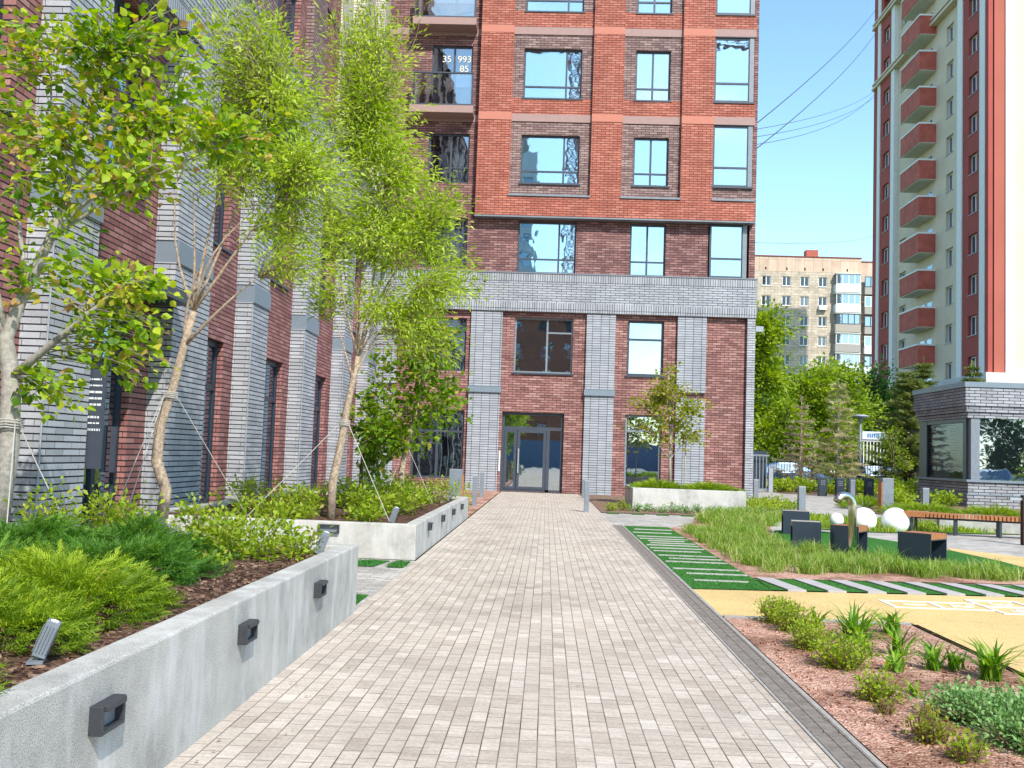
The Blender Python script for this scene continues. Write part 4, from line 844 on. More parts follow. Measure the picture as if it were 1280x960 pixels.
dls = [(2.46, 8.05, .34, 60, 'largest strap leaved daylily behind the round shrubs'), (2.36, 8.7, .2, 22, 'small daylily at the far edge of the gravel bed behind the shrub row'), (2.93, 8.55, .24, 36, 'daylily near the far right corner of the gravel bed'),
       (2.66, 7.6, .26, 30, 'daylily in the middle of the gravel bed'), (2.42, 7.0, .18, 22, 'small daylily in front of the middle ones, right of the shrub row'), (2.72, 7.1, .22, 26, 'daylily between the middle of the bed and the steel edging'),
       (2.36, 7.5, .22, 22, 'daylily leaning over right behind the third shrub'), (2.9, 7.6, .14, 14, 'low daylily close to the steel edging'), (3.0, 6.85, .3, 60, 'big daylily at the right by the steel edging'), (2.88, 7.15, .18, 20, 'narrow daylily touching the big right one'),
       (2.95, 6.2, .24, 24, 'daylily cut by the right picture edge'), (2.28, 6.25, .12, 8, 'single yellow green daylily sprout'), (2.6, 8.3, .2, 20, 'small daylily beside the largest one')]
for i, (x, y, h, n, lb) in enumerate(dls):
    o = blades('daylily', [clump((x, y, .01), .12, h*1.05, int(n*1.1), .011, 'daylily', '', '', 200+i, lean=1.15)], 'daylily'); tag(o, lb, 'plant', 'daylilies in the gravel bed')
# ornamental grass mass
items = []; rr = random.Random(77)
def inpoly(x, y, P):
    c = False; j = len(P)-1
    for i in range(len(P)):
        if (P[i][1] > y) != (P[j][1] > y) and x < (P[j][0]-P[i][0])*(y-P[i][1])/(P[j][1]-P[i][1])+P[i][0]: c = not c
        j = i
    return c
GB = [(2.75, 19.6), (2.7, 12.9), (7.2, 13.05), (7.0, 13.4), (5.5, 14.3), (4.55, 15.1), (3.95, 16.5), (3.95, 18.5), (4.4, 20.3), (3.6, 20.4)]
while len(items) < 255:
    x, y = rr.uniform(2.6, 7.6), rr.uniform(12.5, 24)
    if inpoly(x, y, GB): items.append(clump((x, y, .0), .3, rr.choice((rr.uniform(.12, .22), rr.uniform(.2, .31))), 64, .005, '', '', '', rr.random(), lean=.95))
GB2 = [(3.9, 20.6), (4.6, 20.9), (5.2, 23.2), (6.5, 26.8), (5.8, 28.6), (4.2, 25.9), (3.4, 22.6)]
k = 0
while k < 90:
    x, y = rr.uniform(3.2, 7), rr.uniform(20.5, 29)
    if inpoly(x, y, GB2): items.append(clump((x, y, .0), .3, rr.uniform(.2, .34), 50, .007, '', '', '', rr.random(), lean=.9)); k += 1
o = blades('ornamental_grass', items, 'grass_blade'); tag(o, kind='stuff')
items = []
LP = [(5.4, 22.5), (5.9, 25.2), (7.0, 27), (8.4, 26.5), (9.6, 25.3), (11.4, 24.9), (11.4, 23.1), (9.6, 22.6), (8.7, 22.4), (7.6, 21.8), (6.6, 21.7)]
while len(items) < 420:
    x, y = rr.uniform(5.3, 11.5), rr.uniform(21.6, 27)
    if inpoly(x, y, LP): items.append(clump((x, y, .0), .35, rr.uniform(.1, .2), 16, .01, '', '', '', rr.random(), lean=.5))
o = blades('lawn_grass', items, 'leaf_spirea'); tag(o, kind='stuff')
# short pile on the near turf surfaces
items = []
for (a, b, c, e, n) in ((1.65, 2.5, 11.05, 15.5, 800), (2.55, 6.5, 11.4, 12.3, 700)):
    for k in range(n):
        x, y = rr.uniform(a, b), rr.uniform(c, e)
        items.append(clump((x, y, .008), .14, .014, 5, .004, '', '', '', rr.random(), lean=.5))
for k in range(300): items.append(clump((rr.choice((rr.uniform(-2.3, -2.0), rr.uniform(-1.85, -1.68))), rr.uniform(11.95, 12.55), .006), .12, .02, 6, .004, '', '', '', rr.random(), lean=.5))
for k in range(160): items.append(clump((rr.uniform(-2.1, -1.68), rr.uniform(9.05, 9.55), .006), .12, .02, 6, .004, '', '', '', rr.random(), lean=.5))
foliage('turf_pile', [(0, (.02, .11, .015)), (1, (.08, .27, .05))], .2)
tag(blades('turf_pile', items, 'turf_pile'), kind='stuff')
# perennials in front of the right planter
for i in range(15):
    x = 1.75 + .33*i; y = 26.0+rr.uniform(-.1, .5)+.05*i; sage = i not in (0, 1, 13)
    where = 'perennial, %s from the path, in the row before the pale planter' % ('first second third fourth fifth sixth seventh eighth ninth tenth eleventh twelfth thirteenth fourteenth fifteenth'.split()[i])
    shrub((x, y, 0), .2, .2+.1*(i in (1, 5, 13)), ('grey green ' if sage else 'bright green ')+where, 'sedum' if sage else 'leaf_spirea', 260, .05, 300+i, 'low perennials before the entrance planter', nm='perennial')
for i, (x, y) in enumerate([(6.0, 27.5), (6.6, 28.4), (6.3, 29.6), (7.1, 29.8), (6.9, 31.0), (6.2, 31.4), (7.3, 32.0)]):
    shrub((x, y, 0), .5, .32, ['low bright shrub nearest the turf below the building corner', 'low bright shrub before the right hand bollard', 'low shrub right of the pale planter end', 'low shrub at the rusty kerb', 'low shrub below the grey corner pilaster', 'low shrub behind the pale planter end', 'low shrub farthest back by the rusty kerb'][i], 'leaf_spirea', 380, .08, 330+i, 'low shrubs below the building corner')

# ------------------------------------------------------------------ street furniture
def spotlight(c, label, yaw=0, tilt=.45, s=1.0):
    T = thing('garden_spotlight', label, 'light', c, 'small spotlights stuck in the planters')
    m = MB(); m.box(-.035*s, .035*s, -.05*s, .05*s, 0, .012*s); m.tube([(0, 0, .01), (0, 0, .07*s)], .01*s, 6); m.rot(yaw).shift(*c); m.build('base', 'grey_metal', T)
    m = MB(); m.box(-.03*s, .03*s, -.03*s, .03*s, .03*s, .2*s)
    for k in range(5): m.box(-.035*s+.0145*s*k, -.031*s+.0145*s*k, -.038*s, -.03*s, .05*s, .18*s)
    q = Matrix.Rotation(tilt, 3, 'Y'); m.v = [tuple(q @ Vector(v)) for v in m.v]; m.rot(yaw).shift(*c); hd = m.build('head', 'grey_metal', T, bevel=.004)
    m = MB(); m.lathe([(0, .201*s), (.018*s, .203*s), (.02*s, .2*s)], seg=12); m.v = [tuple(q @ Vector(v)) for v in m.v]; m.rot(yaw).shift(*c); m.build('lens', 'globe_white', hd)
spotlight((-1.97, 3.9, .52), 'small ribbed grey spotlight in the soil at the lower left', .3, .35, .85)
spotlight((-1.85, 8.15, .5), 'small grey spotlight at the far corner of the near planter', .2, .35, 1.1)
spotlight((-2.05, 13.35, .4), 'small spotlight at the front right corner of the second planter', 0, .3, 1.2)
spotlight((-1.95, 20.3, .4), 'tiny pale spotlight at the far rim of the second planter', 0, .3, 1.2)
def bollard(x, y, h, w_, label, mat='grey_metal'):
    T = thing('bollard', label, 'bollard', (x, y, 0), 'grey metal bollards')
    m = MB(); m.box(x-w_/2, x+w_/2, y-w_/2, y+w_/2, 0, h-.03); m.box(x-w_/2-.02, x+w_/2+.02, y-w_/2-.02, y+w_/2+.02, 0, .015); m.build('post', mat, T, bevel=.012)
    m = MB(); m.box(x-w_/2-.004, x+w_/2+.004, y-w_/2-.004, y+w_/2+.004, h-.03, h); m.build('cap', 'light_metal', T, bevel=.004)
bollard(1.04, 25.3, .8, .12, 'bollard at the path edge nearest the striped lawn'); bollard(1.28, 33.5, .65, .12, 'bollard standing before the grey pilaster right of the door')
bollard(-1.86, 26.3, .8, .12, 'round edged bollard left of the path near the door'); bollard(-2.0, 31.3, .8, .12, 'bollard half hidden behind the front left one')
bollard(7.2, 34.6, .82, .16, 'bollard beside the lower right building corner'); bollard(7.14, 28.2, .78, .19, 'tall bollard at the rusty kerb between corner and cube seats')
bollard(12.18, 32.6, .77, .2, 'bollard left of the kiosk base'); bollard(13.17, 43.5, .8, .2, 'bollard in front of the four dark pedestals')
def pillar(x, y, w_, h, label, side):
    T = thing('pillar_light', label, 'pillar', (x, y, 0), 'square pillars with timber sides')
    m = MB(); m.box(x-w_/2, x+w_/2, y-w_/2, y+w_/2, 0, h); m.build('body', 'grey_metal', T, bevel=.01)
    s = -1 if side < 0 else 1; m = MB(); xa = x+s*w_/2+(.003 if s > 0 else -.033); m.box(xa, xa+.03, y-w_/2, y+w_/2, .02, h-.12); m.build('timber_side', 'orange_wood', T)
    return T
pillar(10.45, 31.1, .34, 1.06, 'grey square pillar with timber left side standing in the bed before the kiosk', -1)
T = pillar(-1.98, 22.0, .28, 1.02, 'dark grey square pillar behind the far end of the second planter', 1)
for i, (x, y) in enumerate([(12.38, 45.3), (12.95, 44.6), (13.75, 45.6), (14.35, 45.0)]):
    T = thing('pedestal', ['first dark square pedestal left of the far walkway row', 'second dark pedestal of the far walkway row', 'third dark pedestal, just left of the far bollard', 'fourth dark pedestal, right of the far bollard'][i], 'pedestal', (x, y, 0), 'dark square pedestals by the far shrubs')
    m = MB(); m.box(x-.17, x+.17, y-.17, y+.17, 0, .85); m.build('body', 'navy_metal', T, bevel=.01)
    m = MB(); [m.box(x-.1+.07*k, x-.06+.07*k, y-.178, y-.171, .5+.08*j, .55+.08*j) for k in range(3) for j in range(3)]; m.build('slots', 'grey_metal', T)
# cube seats: open sided steel box with slatted timber top
def cube(x, y, w_, d, h, ang, label, open_side):
    T = thing('cube_seat', label, 'seat', (x, y, 0), 'navy cube seats on the turf')
    t = .015; m = MB()
    for s in (-1, 1): m.box(-w_/2, w_/2, s*d/2-(t if s > 0 else 0), s*d/2+(t if s < 0 else 0), 0, h)
    m.box(-w_/2, w_/2, -d/2+t, d/2-t, 0, t); m.box(-w_/2, w_/2, -d/2+t, d/2-t, h-.1, h-.085)
    m.rot(ang).shift(x, y); m.build('shell', 'navy_metal', T)
    m = MB(); n = 8
    for k in range(n): y0 = -d/2+t+.004+k*(d-2*t)/n; m.box(-w_/2-.002, w_/2+.002, y0, y0+(d-2*t)/n-.012, h-.084, h-.004)
    m.rot(ang).shift(x, y); m.build('slat_top', 'orange_wood' if open_side else 'grey_wood', T)
cube(5.0, 20.2, .5, .55, .47, R(-10), 'farthest cube seat, grey topped, half hidden by another', 0); cube(4.42, 17.15, .46, .5, .44, R(-10), 'cube seat with grey slatted top in front of the farthest one', 0)
cube(4.83, 16.1, .44, .5, .46, R(-33), 'cube seat with orange timber end behind the steel pipe', 1); cube(5.68, 15.3, .5, .56, .44, R(-44), 'largest cube seat with open side and orange timber edge', 1)
# steel pipe
m = MB(); pts = [(4.7, 15.5, 0), (4.7, 15.5, .78)] + [(4.7-.14*(1-math.cos(t)), 15.5-.05*(1-math.cos(t)), .78+.16*math.sin(t)) for t in (R(20), R(45), R(70), R(90), R(110), R(135), R(155))] 
T = thing('speaking_tube', 'bent shiny stainless steel pipe rising from the grass between the cube seats', 'pipe', (4.7, 15.5, 0))
m.tube(pts, .062, 16, True); m.build('pipe', 'steel', T, smooth=True)
# globes
def globe(x, y, r, z, label):
    m = MB(); m.lathe([(max(.001, r*math.sin(math.pi*k/16)), -r*math.cos(math.pi*k/16)) for k in range(17)], (x, y, z), 28); tag(m.build('globe_lamp', 'globe_white', smooth=True), label, 'lamp', 'white globe lamps in the grass')
globe(6.97, 22.2, .28, .22, 'white globe lamp just right of the steel pipe'); globe(7.66, 22.2, .3, .22, 'white globe lamp near the bench end'); globe(5.9, 20.5, .14, .3, 'small white globe lamp peeping over the cube seat'); globe(9.8, 24.2, .2, .18, 'white globe lamp behind the bench') if False else None
# curved bench
B = thing('curved_bench', 'long curved slatted timber bench on dark steel legs at the right', 'bench', (9, 21.5, 0))
cx, cy = 11.3, 27.2; r0 = 5.75
ang0 = math.atan2(22.1-cy, 8.35-cx)
m = MB(); m2 = MB()
for k in range(56):
    a = ang0 + k*.0125*1.0; da = .0085
    ri, ro = r0-.0, r0+.5
    p = [(cx+rr_*math.cos(aa), cy+rr_*math.sin(aa)) for rr_, aa in ((ri, a), (ro, a), (ro, a+da), (ri, a+da))]
    m.prism(p, .36, .45)
m.build('slats', 'orange_wood', B)
p = [(cx+rr_*math.cos(aa), cy+rr_*math.sin(aa)) for rr_, aa in ((r0-.02, ang0-.075), (r0+.52, ang0-.075), (r0+.52, ang0-.004), (r0-.02, ang0-.004))]
MB().prism(p, .35, .46).build('end_board', 'orange_wood', B)
for k in range(6):
    a = ang0 - .05 + k*.14
    for rr_ in (r0+.05, r0+.42):
        x, y = cx+rr_*math.cos(a), cy+rr_*math.sin(a); MB().box(x-.025, x+.025, y-.025, y+.025, 0, .352).build('leg', 'navy_metal', B)
m = MB(); 
for k in range(14):
    a, b = ang0-.05+k*.054, ang0-.05+(k+1)*.054
    m.prism([(cx+q*math.cos(t), cy+q*math.sin(t)) for q, t in ((r0+.2, a), (r0+.24, a), (r0+.24, b), (r0+.2, b))], .31, .355)
m.build('rail', 'navy_metal', B)
# low retaining wall behind bench
RW = MB(); RW.prism([(9.0, 23.2), (14.5, 21.7), (14.5, 22.0), (9.05, 23.5)], 0, .38); tag(RW.build('retaining_wall', 'concrete'), 'low dark concrete retaining wall in the shade behind the curved bench', 'wall')
# lamp post at right edge
T = thing('square_post', 'dark square post with small white lamp arm at the right picture edge', 'post', (9.2, 19.6, 0))
MB().box(9.16, 9.28, 19.54, 19.66, 0, .95).build('post', 'corten', T); m = MB(); m.box(8.93, 9.16, 19.57, 19.63, .85, .9); m.build('arm', 'light_metal', T)

# ------------------------------------------------------------------ kiosk
K = thing('brick_kiosk', 'low dark grey brick kiosk with stepped cornice and big corner window at the right', 'kiosk', (18, 38, 0))
def ringbox(m, d, z0, z1): m.box(15.78-d, 30, 38-d, 43+d, z0, z1)
m = MB(); ringbox(m, 0, .5, .95); ringbox(m, .05, 0, .46); ringbox(m, .16, 3.82-.02, 4.5); ringbox(m, .1, 3.58, 3.8); ringbox(m, .03, 3.36, 3.56); m.box(19.8, 30, 38.02, 42.9, .95, 3.36); m.build('wall', 'kiosk_brick', K)
m = MB(); ringbox(m, .2, 4.5, 4.7); ringbox(m, .08, .95, 1.04); ringbox(m, .08, .46, .5); m.build('cap', 'steel_cap', K)
m = MB(); ringbox(m, .06, 3.56, 3.58); ringbox(m, .12, 3.8, 3.8+.01); m.build('shadow_joint', 'black_void', K)
for xa, xb in ((15.9, 16.22), (19.5, 19.8)): m = MB(); m.box(xa, xb, 38.02, 38.3, 1.04, 3.36); m.build('corner_post', 'grey_metal', K)
m = MB(); m.box(15.82, 15.92, 42.2, 43, 1.04, 3.36); m.box(15.83, 15.9, 38.3, 38.6, 1.04, 3.36); m.box(15.83, 15.9, 38.6, 42.2, 3.2, 3.36); m.build('side_frame', 'dark_metal', K)
m = MB(); m.box(16.22, 19.5, 38.08, 38.1, 1.04, 3.36); m.build('window_pane', 'glass_low', K); m = MB(); m.box(15.9, 15.92, 38.6, 42.2, 1.04, 3.2); m.build('window_pane', 'glass_dark_see', K)
m = MB(); [m.box(16.05, 16.08, 40.4, 42.1, 1.05+.09*k, 1.12+.09*k) for k in range(24)]; m.build('blind', 'blind_grey', K)
m = MB(); m.box(17.2, 17.4, 38.3, 42.8, 1, 3.36); m.build('inner_wall', 'plum_brick', K)
m = MB(); m.box(15.95, 29, 42.7, 42.9, 1, 3.36); m.build('rear_wall', 'kiosk_brick', K)

# ------------------------------------------------------------------ red and cream tower
TX, TY = 34, 77.47
TW = thing('panel_tower', 'tall cream and red residential tower with stacked red balconies at the upper right', 'building', (TX, 90, 0))
TF = Fr((TX, 0, 0), (0, 1, 0), (-1, 0, 0)); TN = Fr((0, TY, 0), (1, 0, 0), (0, -1, 0))
PT = 3.3; zc = [32.8+PT*k for k in range(-7, 7)]
segs = [(77.47, 78.05, 'red_render', .35), (78.05, 79.0, 'white_paint', .4), (79.0, 82.4, 'red_render', .3), (82.4, 83.35, 'white_paint', .4), (83.35, 98.75, 'cream_render', .0), (98.75, 99.7, 'white_paint', .4), (99.7, 103.05, 'red_render', .3), (103.05, 103.85, 'white_paint', .4), (103.85, 105.1, 'red_render', .35)]
wn = {2: [(79.6, 81.25)], 4: [(85.1, 86.6), (96.2, 98.0)], 6: [(100.5, 102.3)]}
for i, (a, b, mt, d) in enumerate(segs):
    holes = [(u0, u1, z-.85, z+.75) for (u0, u1) in wn.get(i, []) for z in zc if z > 9.5]
    m = MB(); TF.panel(m, a, b, 8.9 if i < 5 else 8.9, 51.6, holes, d, .45, True); m.build('wall', mt, TW)
    for u0, u1, z0, z1 in holes:
        if z1 < 50: window(TF, TW, u0, u1, z0, z1, d-.25, [(u0+u1)/2], [], 'white_frame', 'glass_far', t=.1, sill=d+.06, sm='light_metal')
m = MB(); TN.box(m, 34, 34.95, 8.9, 51.6, -.5, .0); m.build('wall', 'orange_render', TW)
m = MB(); TN.box(m, 34.95, 35.68, 8.9, 51.6, -.5, .12); m.build('wall', 'white_paint', TW)
m = MB(); TN.box(m, 35.68, 46, 8.9, 51.6, -.5, -.1); m.build('wall', 'cream_render', TW)
m = MB(); m.box(34.5, 46, 78, 105, 0, 51.5); m.build('core', 'stone_white', TW)
m = MB(); m.box(33.35, 46.2, 77.1, 105.3, 8.0, 8.9); m.box(33.45, 46.2, 77.2, 105.3, 7.5, 8.0); m.build('plinth_band', 'stone_white', TW)
m = MB(); m.box(33.7, 46.2, 77.4, 105.0, 0, 7.5); m.build('base', 'brown_stone', TW)
for z in (41.3, 47.9):
    m = MB(); TF.box(m, 82.3, 105.15, z, z+.25, 0, .62); TF.box(m, 82.3, 105.15, z+.5, z+.7, 0, .58); m.build('string_course', 'cream_render', TW)
for k in range(-7, 5):
    z = 32.41-3.32*k*-1 if False else 32.4+3.34*k
    m = MB(); TF.box(m, 88.9, 93.6, z-1.78, z-.12, 1.4, 1.5); TF.box(m, 88.9, 89.0, z-1.78, z-.12, 0, 1.4); TF.box(m, 93.5, 93.6, z-1.78, z-.12, 0, 1.4); b_ = m.build('balcony', 'balcony_red', TW)
    m = MB(); TF.box(m, 88.85, 93.65, z-.12, z+.03, 1.36, 1.55); TF.box(m, 88.85, 89.05, z-.12, z+.03, 0, 1.36); m.build('rim', 'white_paint', b_)
    m = MB(); TF.box(m, 88.95, 93.55, z-1.84, z-1.72, 0, 1.44); m.build('slab', 'balcony_soffit', b_)
    m = MB(); TF.box(m, 89.6, 90.8, z-1.6, z+.6, -.01, .02); TF.box(m, 91.3, 92.4, z-.6, z+.6, -.01, .02); m.build('balcony_door', 'glass_far', b_)
    m = MB(); TF.box(m, 90.8, 90.95, z-1.6, z+.65, 0, .05); TF.box(m, 89.5, 89.6, z-1.6, z+.65, 0, .05); m.build('door_frame', 'white_frame', b_)

# ------------------------------------------------------------------ beige house
BY = 133; BF = Fr((0, BY, 0), (1, 0, 0), (0, -1, 0))
BH = thing('beige_apartment_house', 'distant beige brick apartment house with glazed balconies behind the trees', 'building', (35, BY, 0))
PH = 2.65
cols = [(28.0, 29.2), (30.7, 31.85), (33.1, 34.25), (35.5, 36.65)]
holes = [(a, b, 25.05-PH*k, 26.35-PH*k) for a, b in cols for k in range(8)] + [(24.6, 26.6, 25.05-PH*k, 26.35-PH*k) for k in range(8)]
m = MB(); BF.panel(m, 20, 41.1, 0, 27.0, holes, 0, .35); m.build('wall', 'tan_brick', BH)
m = MB(); BF.panel(m, 20, 41.1, 27.0, 29.0, [], .01, .35); BF.panel(m, 41.1, 52, 26.9, 28.6, [], -.3, .35); m.build('parapet', 'sunlit_pink_brick', BH)  # top strip coloured as the sunlit part of the facade
m = MB(); BF.panel(m, 41.1, 52, 0, 26.9, [], -.31, .35); m.build('wall', 'tan_brick', BH)
m = MB(); BF.box(m, 19.9, 41.2, 29.0, 29.12, -10, .12); BF.box(m, 41.2, 52, 28.6, 28.72, -10, -.2); m.build('roof_edge', 'rust', BH)
m = MB(); m.box(20.2, 52, BY+.45, BY+11, 0, 28.5); m.build('core', 'tan_brick', BH)
for a, b, z0, z1 in holes: window(BF, BH, a, b, z0, z1, -.12, [(a+b)/2], [], 'white_frame', 'glass_far' if random.random() < .65 else 'glass_bright', t=.09, sill=.08, sm='white_frame')
for k in range(9):
    z = 24.25-PH*k; pm = ['white_panel', 'white_panel', 'rust' if False else 'grey_wood', 'kerb_concrete', 'white_panel', 'kerb_concrete', 'white_panel', 'white_panel', 'kerb_concrete'][k]
    m = MB(); BF.box(m, 37.5, 40.8, z, z+1.02, 0, 1.1); b_ = m.build('loggia', pm, BH)
    window(BF, b_, 37.6, 40.75, z+1.06, z+2.45, 1.0, [38.4, 39.2, 40.0], [], 'white_frame' if k % 3 != 2 else 'dark_metal', 'glass_far', t=.09, name='glazing')
    m = MB(); BF.box(m, 37.5, 40.85, z+2.46, z+2.56, 0, 1.15); m.build('slab', 'balcony_soffit', b_)
    m = MB(); BF.box(m, 41.5, 46.5, z-.1, z+.85, -.3, .5); b_ = m.build('loggia', 'white_panel' if k in (4, 3) else 'kerb_concrete', BH)
    window(BF, b_, 41.5, 46.4, z+.9, z+2.3, .4, [42.3, 43.1, 44, 45], [], 'white_frame' if k % 2 else 'dark_metal', 'glass_far', t=.09, name='glazing')
m = MB(); BF.box(m, 35.5, 36.5, 21.9, 22.5, .05, .6); m.build('air_conditioner', 'white_frame', BH)
m = MB(); m.box(34.5, 35.7, BY+2, BY+3, 29.0, 29.5); m.build('chimney_base', 'tan_brick', BH); m = MB(); m.box(34.3, 35.9, BY+1.8, BY+3.2, 29.5, 30.4); m.build('chimney_cap', 'orange_render', BH)
m = MB(); [BF.box(m, x, x+.18, 27.2, 27.55, 0, .03) for x in (28.4, 31.2, 33.6, 36, 39.2)]; m.build('vents', 'black_void', BH)

# ------------------------------------------------------------------ fence, gate, cars, lamps
def fence(x0, y0, x1, y1, label, h=1.75, step=.14):
    T = thing('metal_fence', label, 'fence', ((x0+x1)/2, (y0+y1)/2, 0)); a, b = Vector((x0, y0, 0)), Vector((x1, y1, 0)); n = int((b-a).length/step); m = MB()
    for k in range(n+1): p = a.lerp(b, k/n); m.box(p.x-.012, p.x+.012, p.y-.012, p.y+.012, .1, h)
    for z in (.25, h-.2): m.tube([(x0, y0, z), (x1, y1, z)], .02, 4)
    m.build('bars', 'fence_dark', T)
    for k in range(int((b-a).length/2.6)+1): p = a+(b-a).normalized()*2.6*k; MB().box(p.x-.035, p.x+.035, p.y-.035, p.y+.035, 0, h+.05).build('post', 'fence_dark', T)
fence(11.3, 52.6, 31, 53.6, 'long dark steel bar fence between shrubs and parked cars')
T = thing('metal_gate', 'blue grey steel gate leaf beside the building corner', 'gate', (10, 48, 0))
m = MB()
for k in range(9): x = 9.2+.16*k; m.box(x-.02, x+.02, 48.0, 48.04, .15, 1.75)
m.box(9.1, 10.6, 47.99, 48.05, .1, .17); m.box(9.1, 10.6, 47.99, 48.05, 1.7, 1.78); m.build('leaf', 'grey_metal', T)
MB().box(10.58, 10.78, 47.9, 48.1, 0, 1.15).build('gate_post', 'light_metal', T); MB().box(9.1, 10.56, 48.3, 48.34, .1, 1.95).build('backing_sheet', 'navy_metal', T)
def car(x, y, mat, label, flip=1, ang=0):
    T = thing('parked_car', label, 'car', (x, y, 0), 'cars parked beyond the fence')
    # stations: x, bottom, belt height, top height, half width at belt, half width at top
    st = [(-2.2, .38, .62, .66, .72, .66), (-2.08, .28, .8, .9, .84, .74), (-1.7, .24, .86, .98, .88, .74), (-1.25, .24, .88, 1.3, .89, .66), (-.7, .24, .89, 1.45, .9, .64), (.0, .24, .89, 1.47, .9, .64), (.45, .24, .88, 1.4, .9, .65),
          (1.15, .24, .86, .97, .89, .76), (1.75, .25, .78, .86, .87, .72), (2.1, .3, .66, .72, .8, .66), (2.2, .38, .55, .58, .7, .6)]
    m = MB(); k = 6
    for sx_, zb, zm, zt, wm, wt_ in st: m.v += [(sx_, -wm*.94, zb), (sx_, -wm, zm), (sx_, -wt_, zt), (sx_, wt_, zt), (sx_, wm, zm), (sx_, wm*.94, zb)]
    for a in range(len(st)-1):
        for i in range(k): j = (i+1) % k; m.f.append((a*k+i, (a+1)*k+i, (a+1)*k+j, a*k+j))
    m.f.append(tuple(range(k))); m.f.append(tuple((len(st)-1)*k+i for i in range(k-1, -1, -1)))
    def fin(m_, n, mt, par, **kw):
        m_.v = [(vx*flip, vy, vz) for vx, vy, vz in m_.v]; m_.rot(ang).shift(x, y); return m_.build(n, mt, par, **kw)
    bd = fin(m, 'body', mat, T, bevel=.03)
    def lerp6(a, b, t): return tuple(p+(q-p)*t for p, q in zip(a, b))
    for s in (-1, 1):
        g_ = MB()
        for ia, ib, ta, tb in ((3, 4, .1, .95), (4, 5, .0, .93), (5, 6, .0, 1)):
            A_, B_ = lerp6(st[ia], st[ib], ta), lerp6(st[ia], st[ib], tb)
            def sp(q, f): return (q[0], s*(q[4]+(q[5]-q[4])*f+.012), q[2]+(q[3]-q[2])*f+.004)
            pts = [sp(A_, .12), sp(B_, .12), sp(B_, .86), sp(A_, .86)]
            g_.poly(pts if s < 0 else pts[::-1])
        fin(g_, 'side_window', 'glass_far', bd)
        for wx in (-1.35, 1.35):
            t_ = MB(); t_.tube([(wx, s*.72, .32), (wx, s*.92, .32)], .32, 20); tw_ = fin(t_, 'wheel', 'tyre', T); r_ = MB(); r_.tube([(wx, s*.92, .32), (wx, s*.935, .32)], .2, 14); fin(r_, 'rim', 'light_metal', tw_)
        h_ = MB(); h_.box(2.1, 2.19, s*.55-.14, s*.55+.14, .5, .6); fin(h_, 'headlight', 'globe_white', bd)
    A_, B_ = lerp6(st[6], st[7], .08), lerp6(st[6], st[7], .92)
    g_ = MB(); g_.poly([(A_[0]+.01, -A_[5]*.9, A_[3]+.012), (B_[0]+.01, -B_[5]*.9, B_[3]+.012), (B_[0]+.01, B_[5]*.9, B_[3]+.012), (A_[0]+.01, A_[5]*.9, A_[3]+.012)]); fin(g_, 'windscreen', 'glass_far', bd)
car(13.6, 56.5, 'car_blue', 'blue car parked behind the fence next to the gate', 1); car(18.2, 57.0, 'car_navy', 'dark blue car behind the brown leafless tree', -1); car(22.3, 56.6, 'car_white', 'pale blue white car behind the fence near the street lamp', 1, .1); car(26.5, 58.5, 'car_white', 'white car half hidden behind the grille gate', -1)
T = thing('street_lamp', 'slim grey street lamp with flat disc head behind the trees', 'lamp', (18.6, 60, 0), 'lamps beyond the fence')
MB().tube([(18.6, 60, 0), (18.6, 60, 4.2)], [.09, .07], 10).build('pole', 'grey_metal', T, smooth=True); MB().lathe([(.08, 4.0), (.15, 4.25), (.5, 4.32), (.52, 4.38), (.2, 4.46), (.001, 4.47)], (18.6, 60, 0), 20).build('lamp_head', 'light_metal', T, smooth=True)
T = thing('floodlight_pole', 'tall grey pole with small square lamp head left of the spruce', 'lamp', (22.9, 62, 0), 'lamps beyond the fence')
MB().tube([(22.9, 62, 0), (22.9, 62, 6.2)], [.08, .06], 10).build('pole', 'light_metal', T); MB().box(22.5, 23.4, 61.8, 62.2, 6.2, 6.4).build('lamp_head', 'light_metal', T)
T = thing('grille_gate', 'white barred gate with blue sign beyond the parking', 'gate', (20, 61, 0)); m = MB()
for k in range(14): m.box(18.9+.2*k, 18.95+.2*k, 61, 61.05, 0, 3.0)
m.box(18.9, 21.6, 60.98, 61.07, 2.9, 3.0); m.box(18.9, 21.6, 60.98, 61.07, .3, .4); m.build('bars', 'white_frame', T); MB().box(19, 20.6, 60.9, 60.96, 3.02, 3.5).build('sign_panel', 'white_panel', T); m = MB(); [m.box(19.3+.13*k, 19.38+.13*k, 60.88, 60.897, 3.15, 3.38) for k in range(8)]; m.build('lettering', 'sign_blue', T)
T = thing('timber_bin', 'small orange timber clad litter bin by the far fence', 'bin', (20.1, 51.6, 0)); m = MB(); [m.box(19.8+.13*k, 19.91+.13*k, 51.5, 51.8, .35, 1.15) for k in range(5)]; m.build('slats', 'orange_wood_plain', T); m = MB(); m.box(19.74, 19.8, 51.5, 51.8, 0, 1.4); m.box(20.45, 20.51, 51.5, 51.8, 0, 1.4); m.build('frame', 'fence_dark', T)
def wire(a, b, sag, label, r=.022):
    c = [Vector(a).lerp(Vector(b), t/14)-Vector((0, 0, sag*4*(t/14)*(1-t/14))) for t in range(15)]; m = MB(); m.tube(c, r, 4); tag(m.build('overhead_wire', 'wire'), label, 'wire', 'overhead wires between the two towers')
wire((7.5, 38, 14.3), (33.6, 104.8, 50.1), 0.5, 'upper steep overhead wire crossing the sky', .02); wire((7.5, 38, 13.3), (33.6, 104.8, 47.5), 0.6, 'lower steep overhead wire crossing the sky', .02)
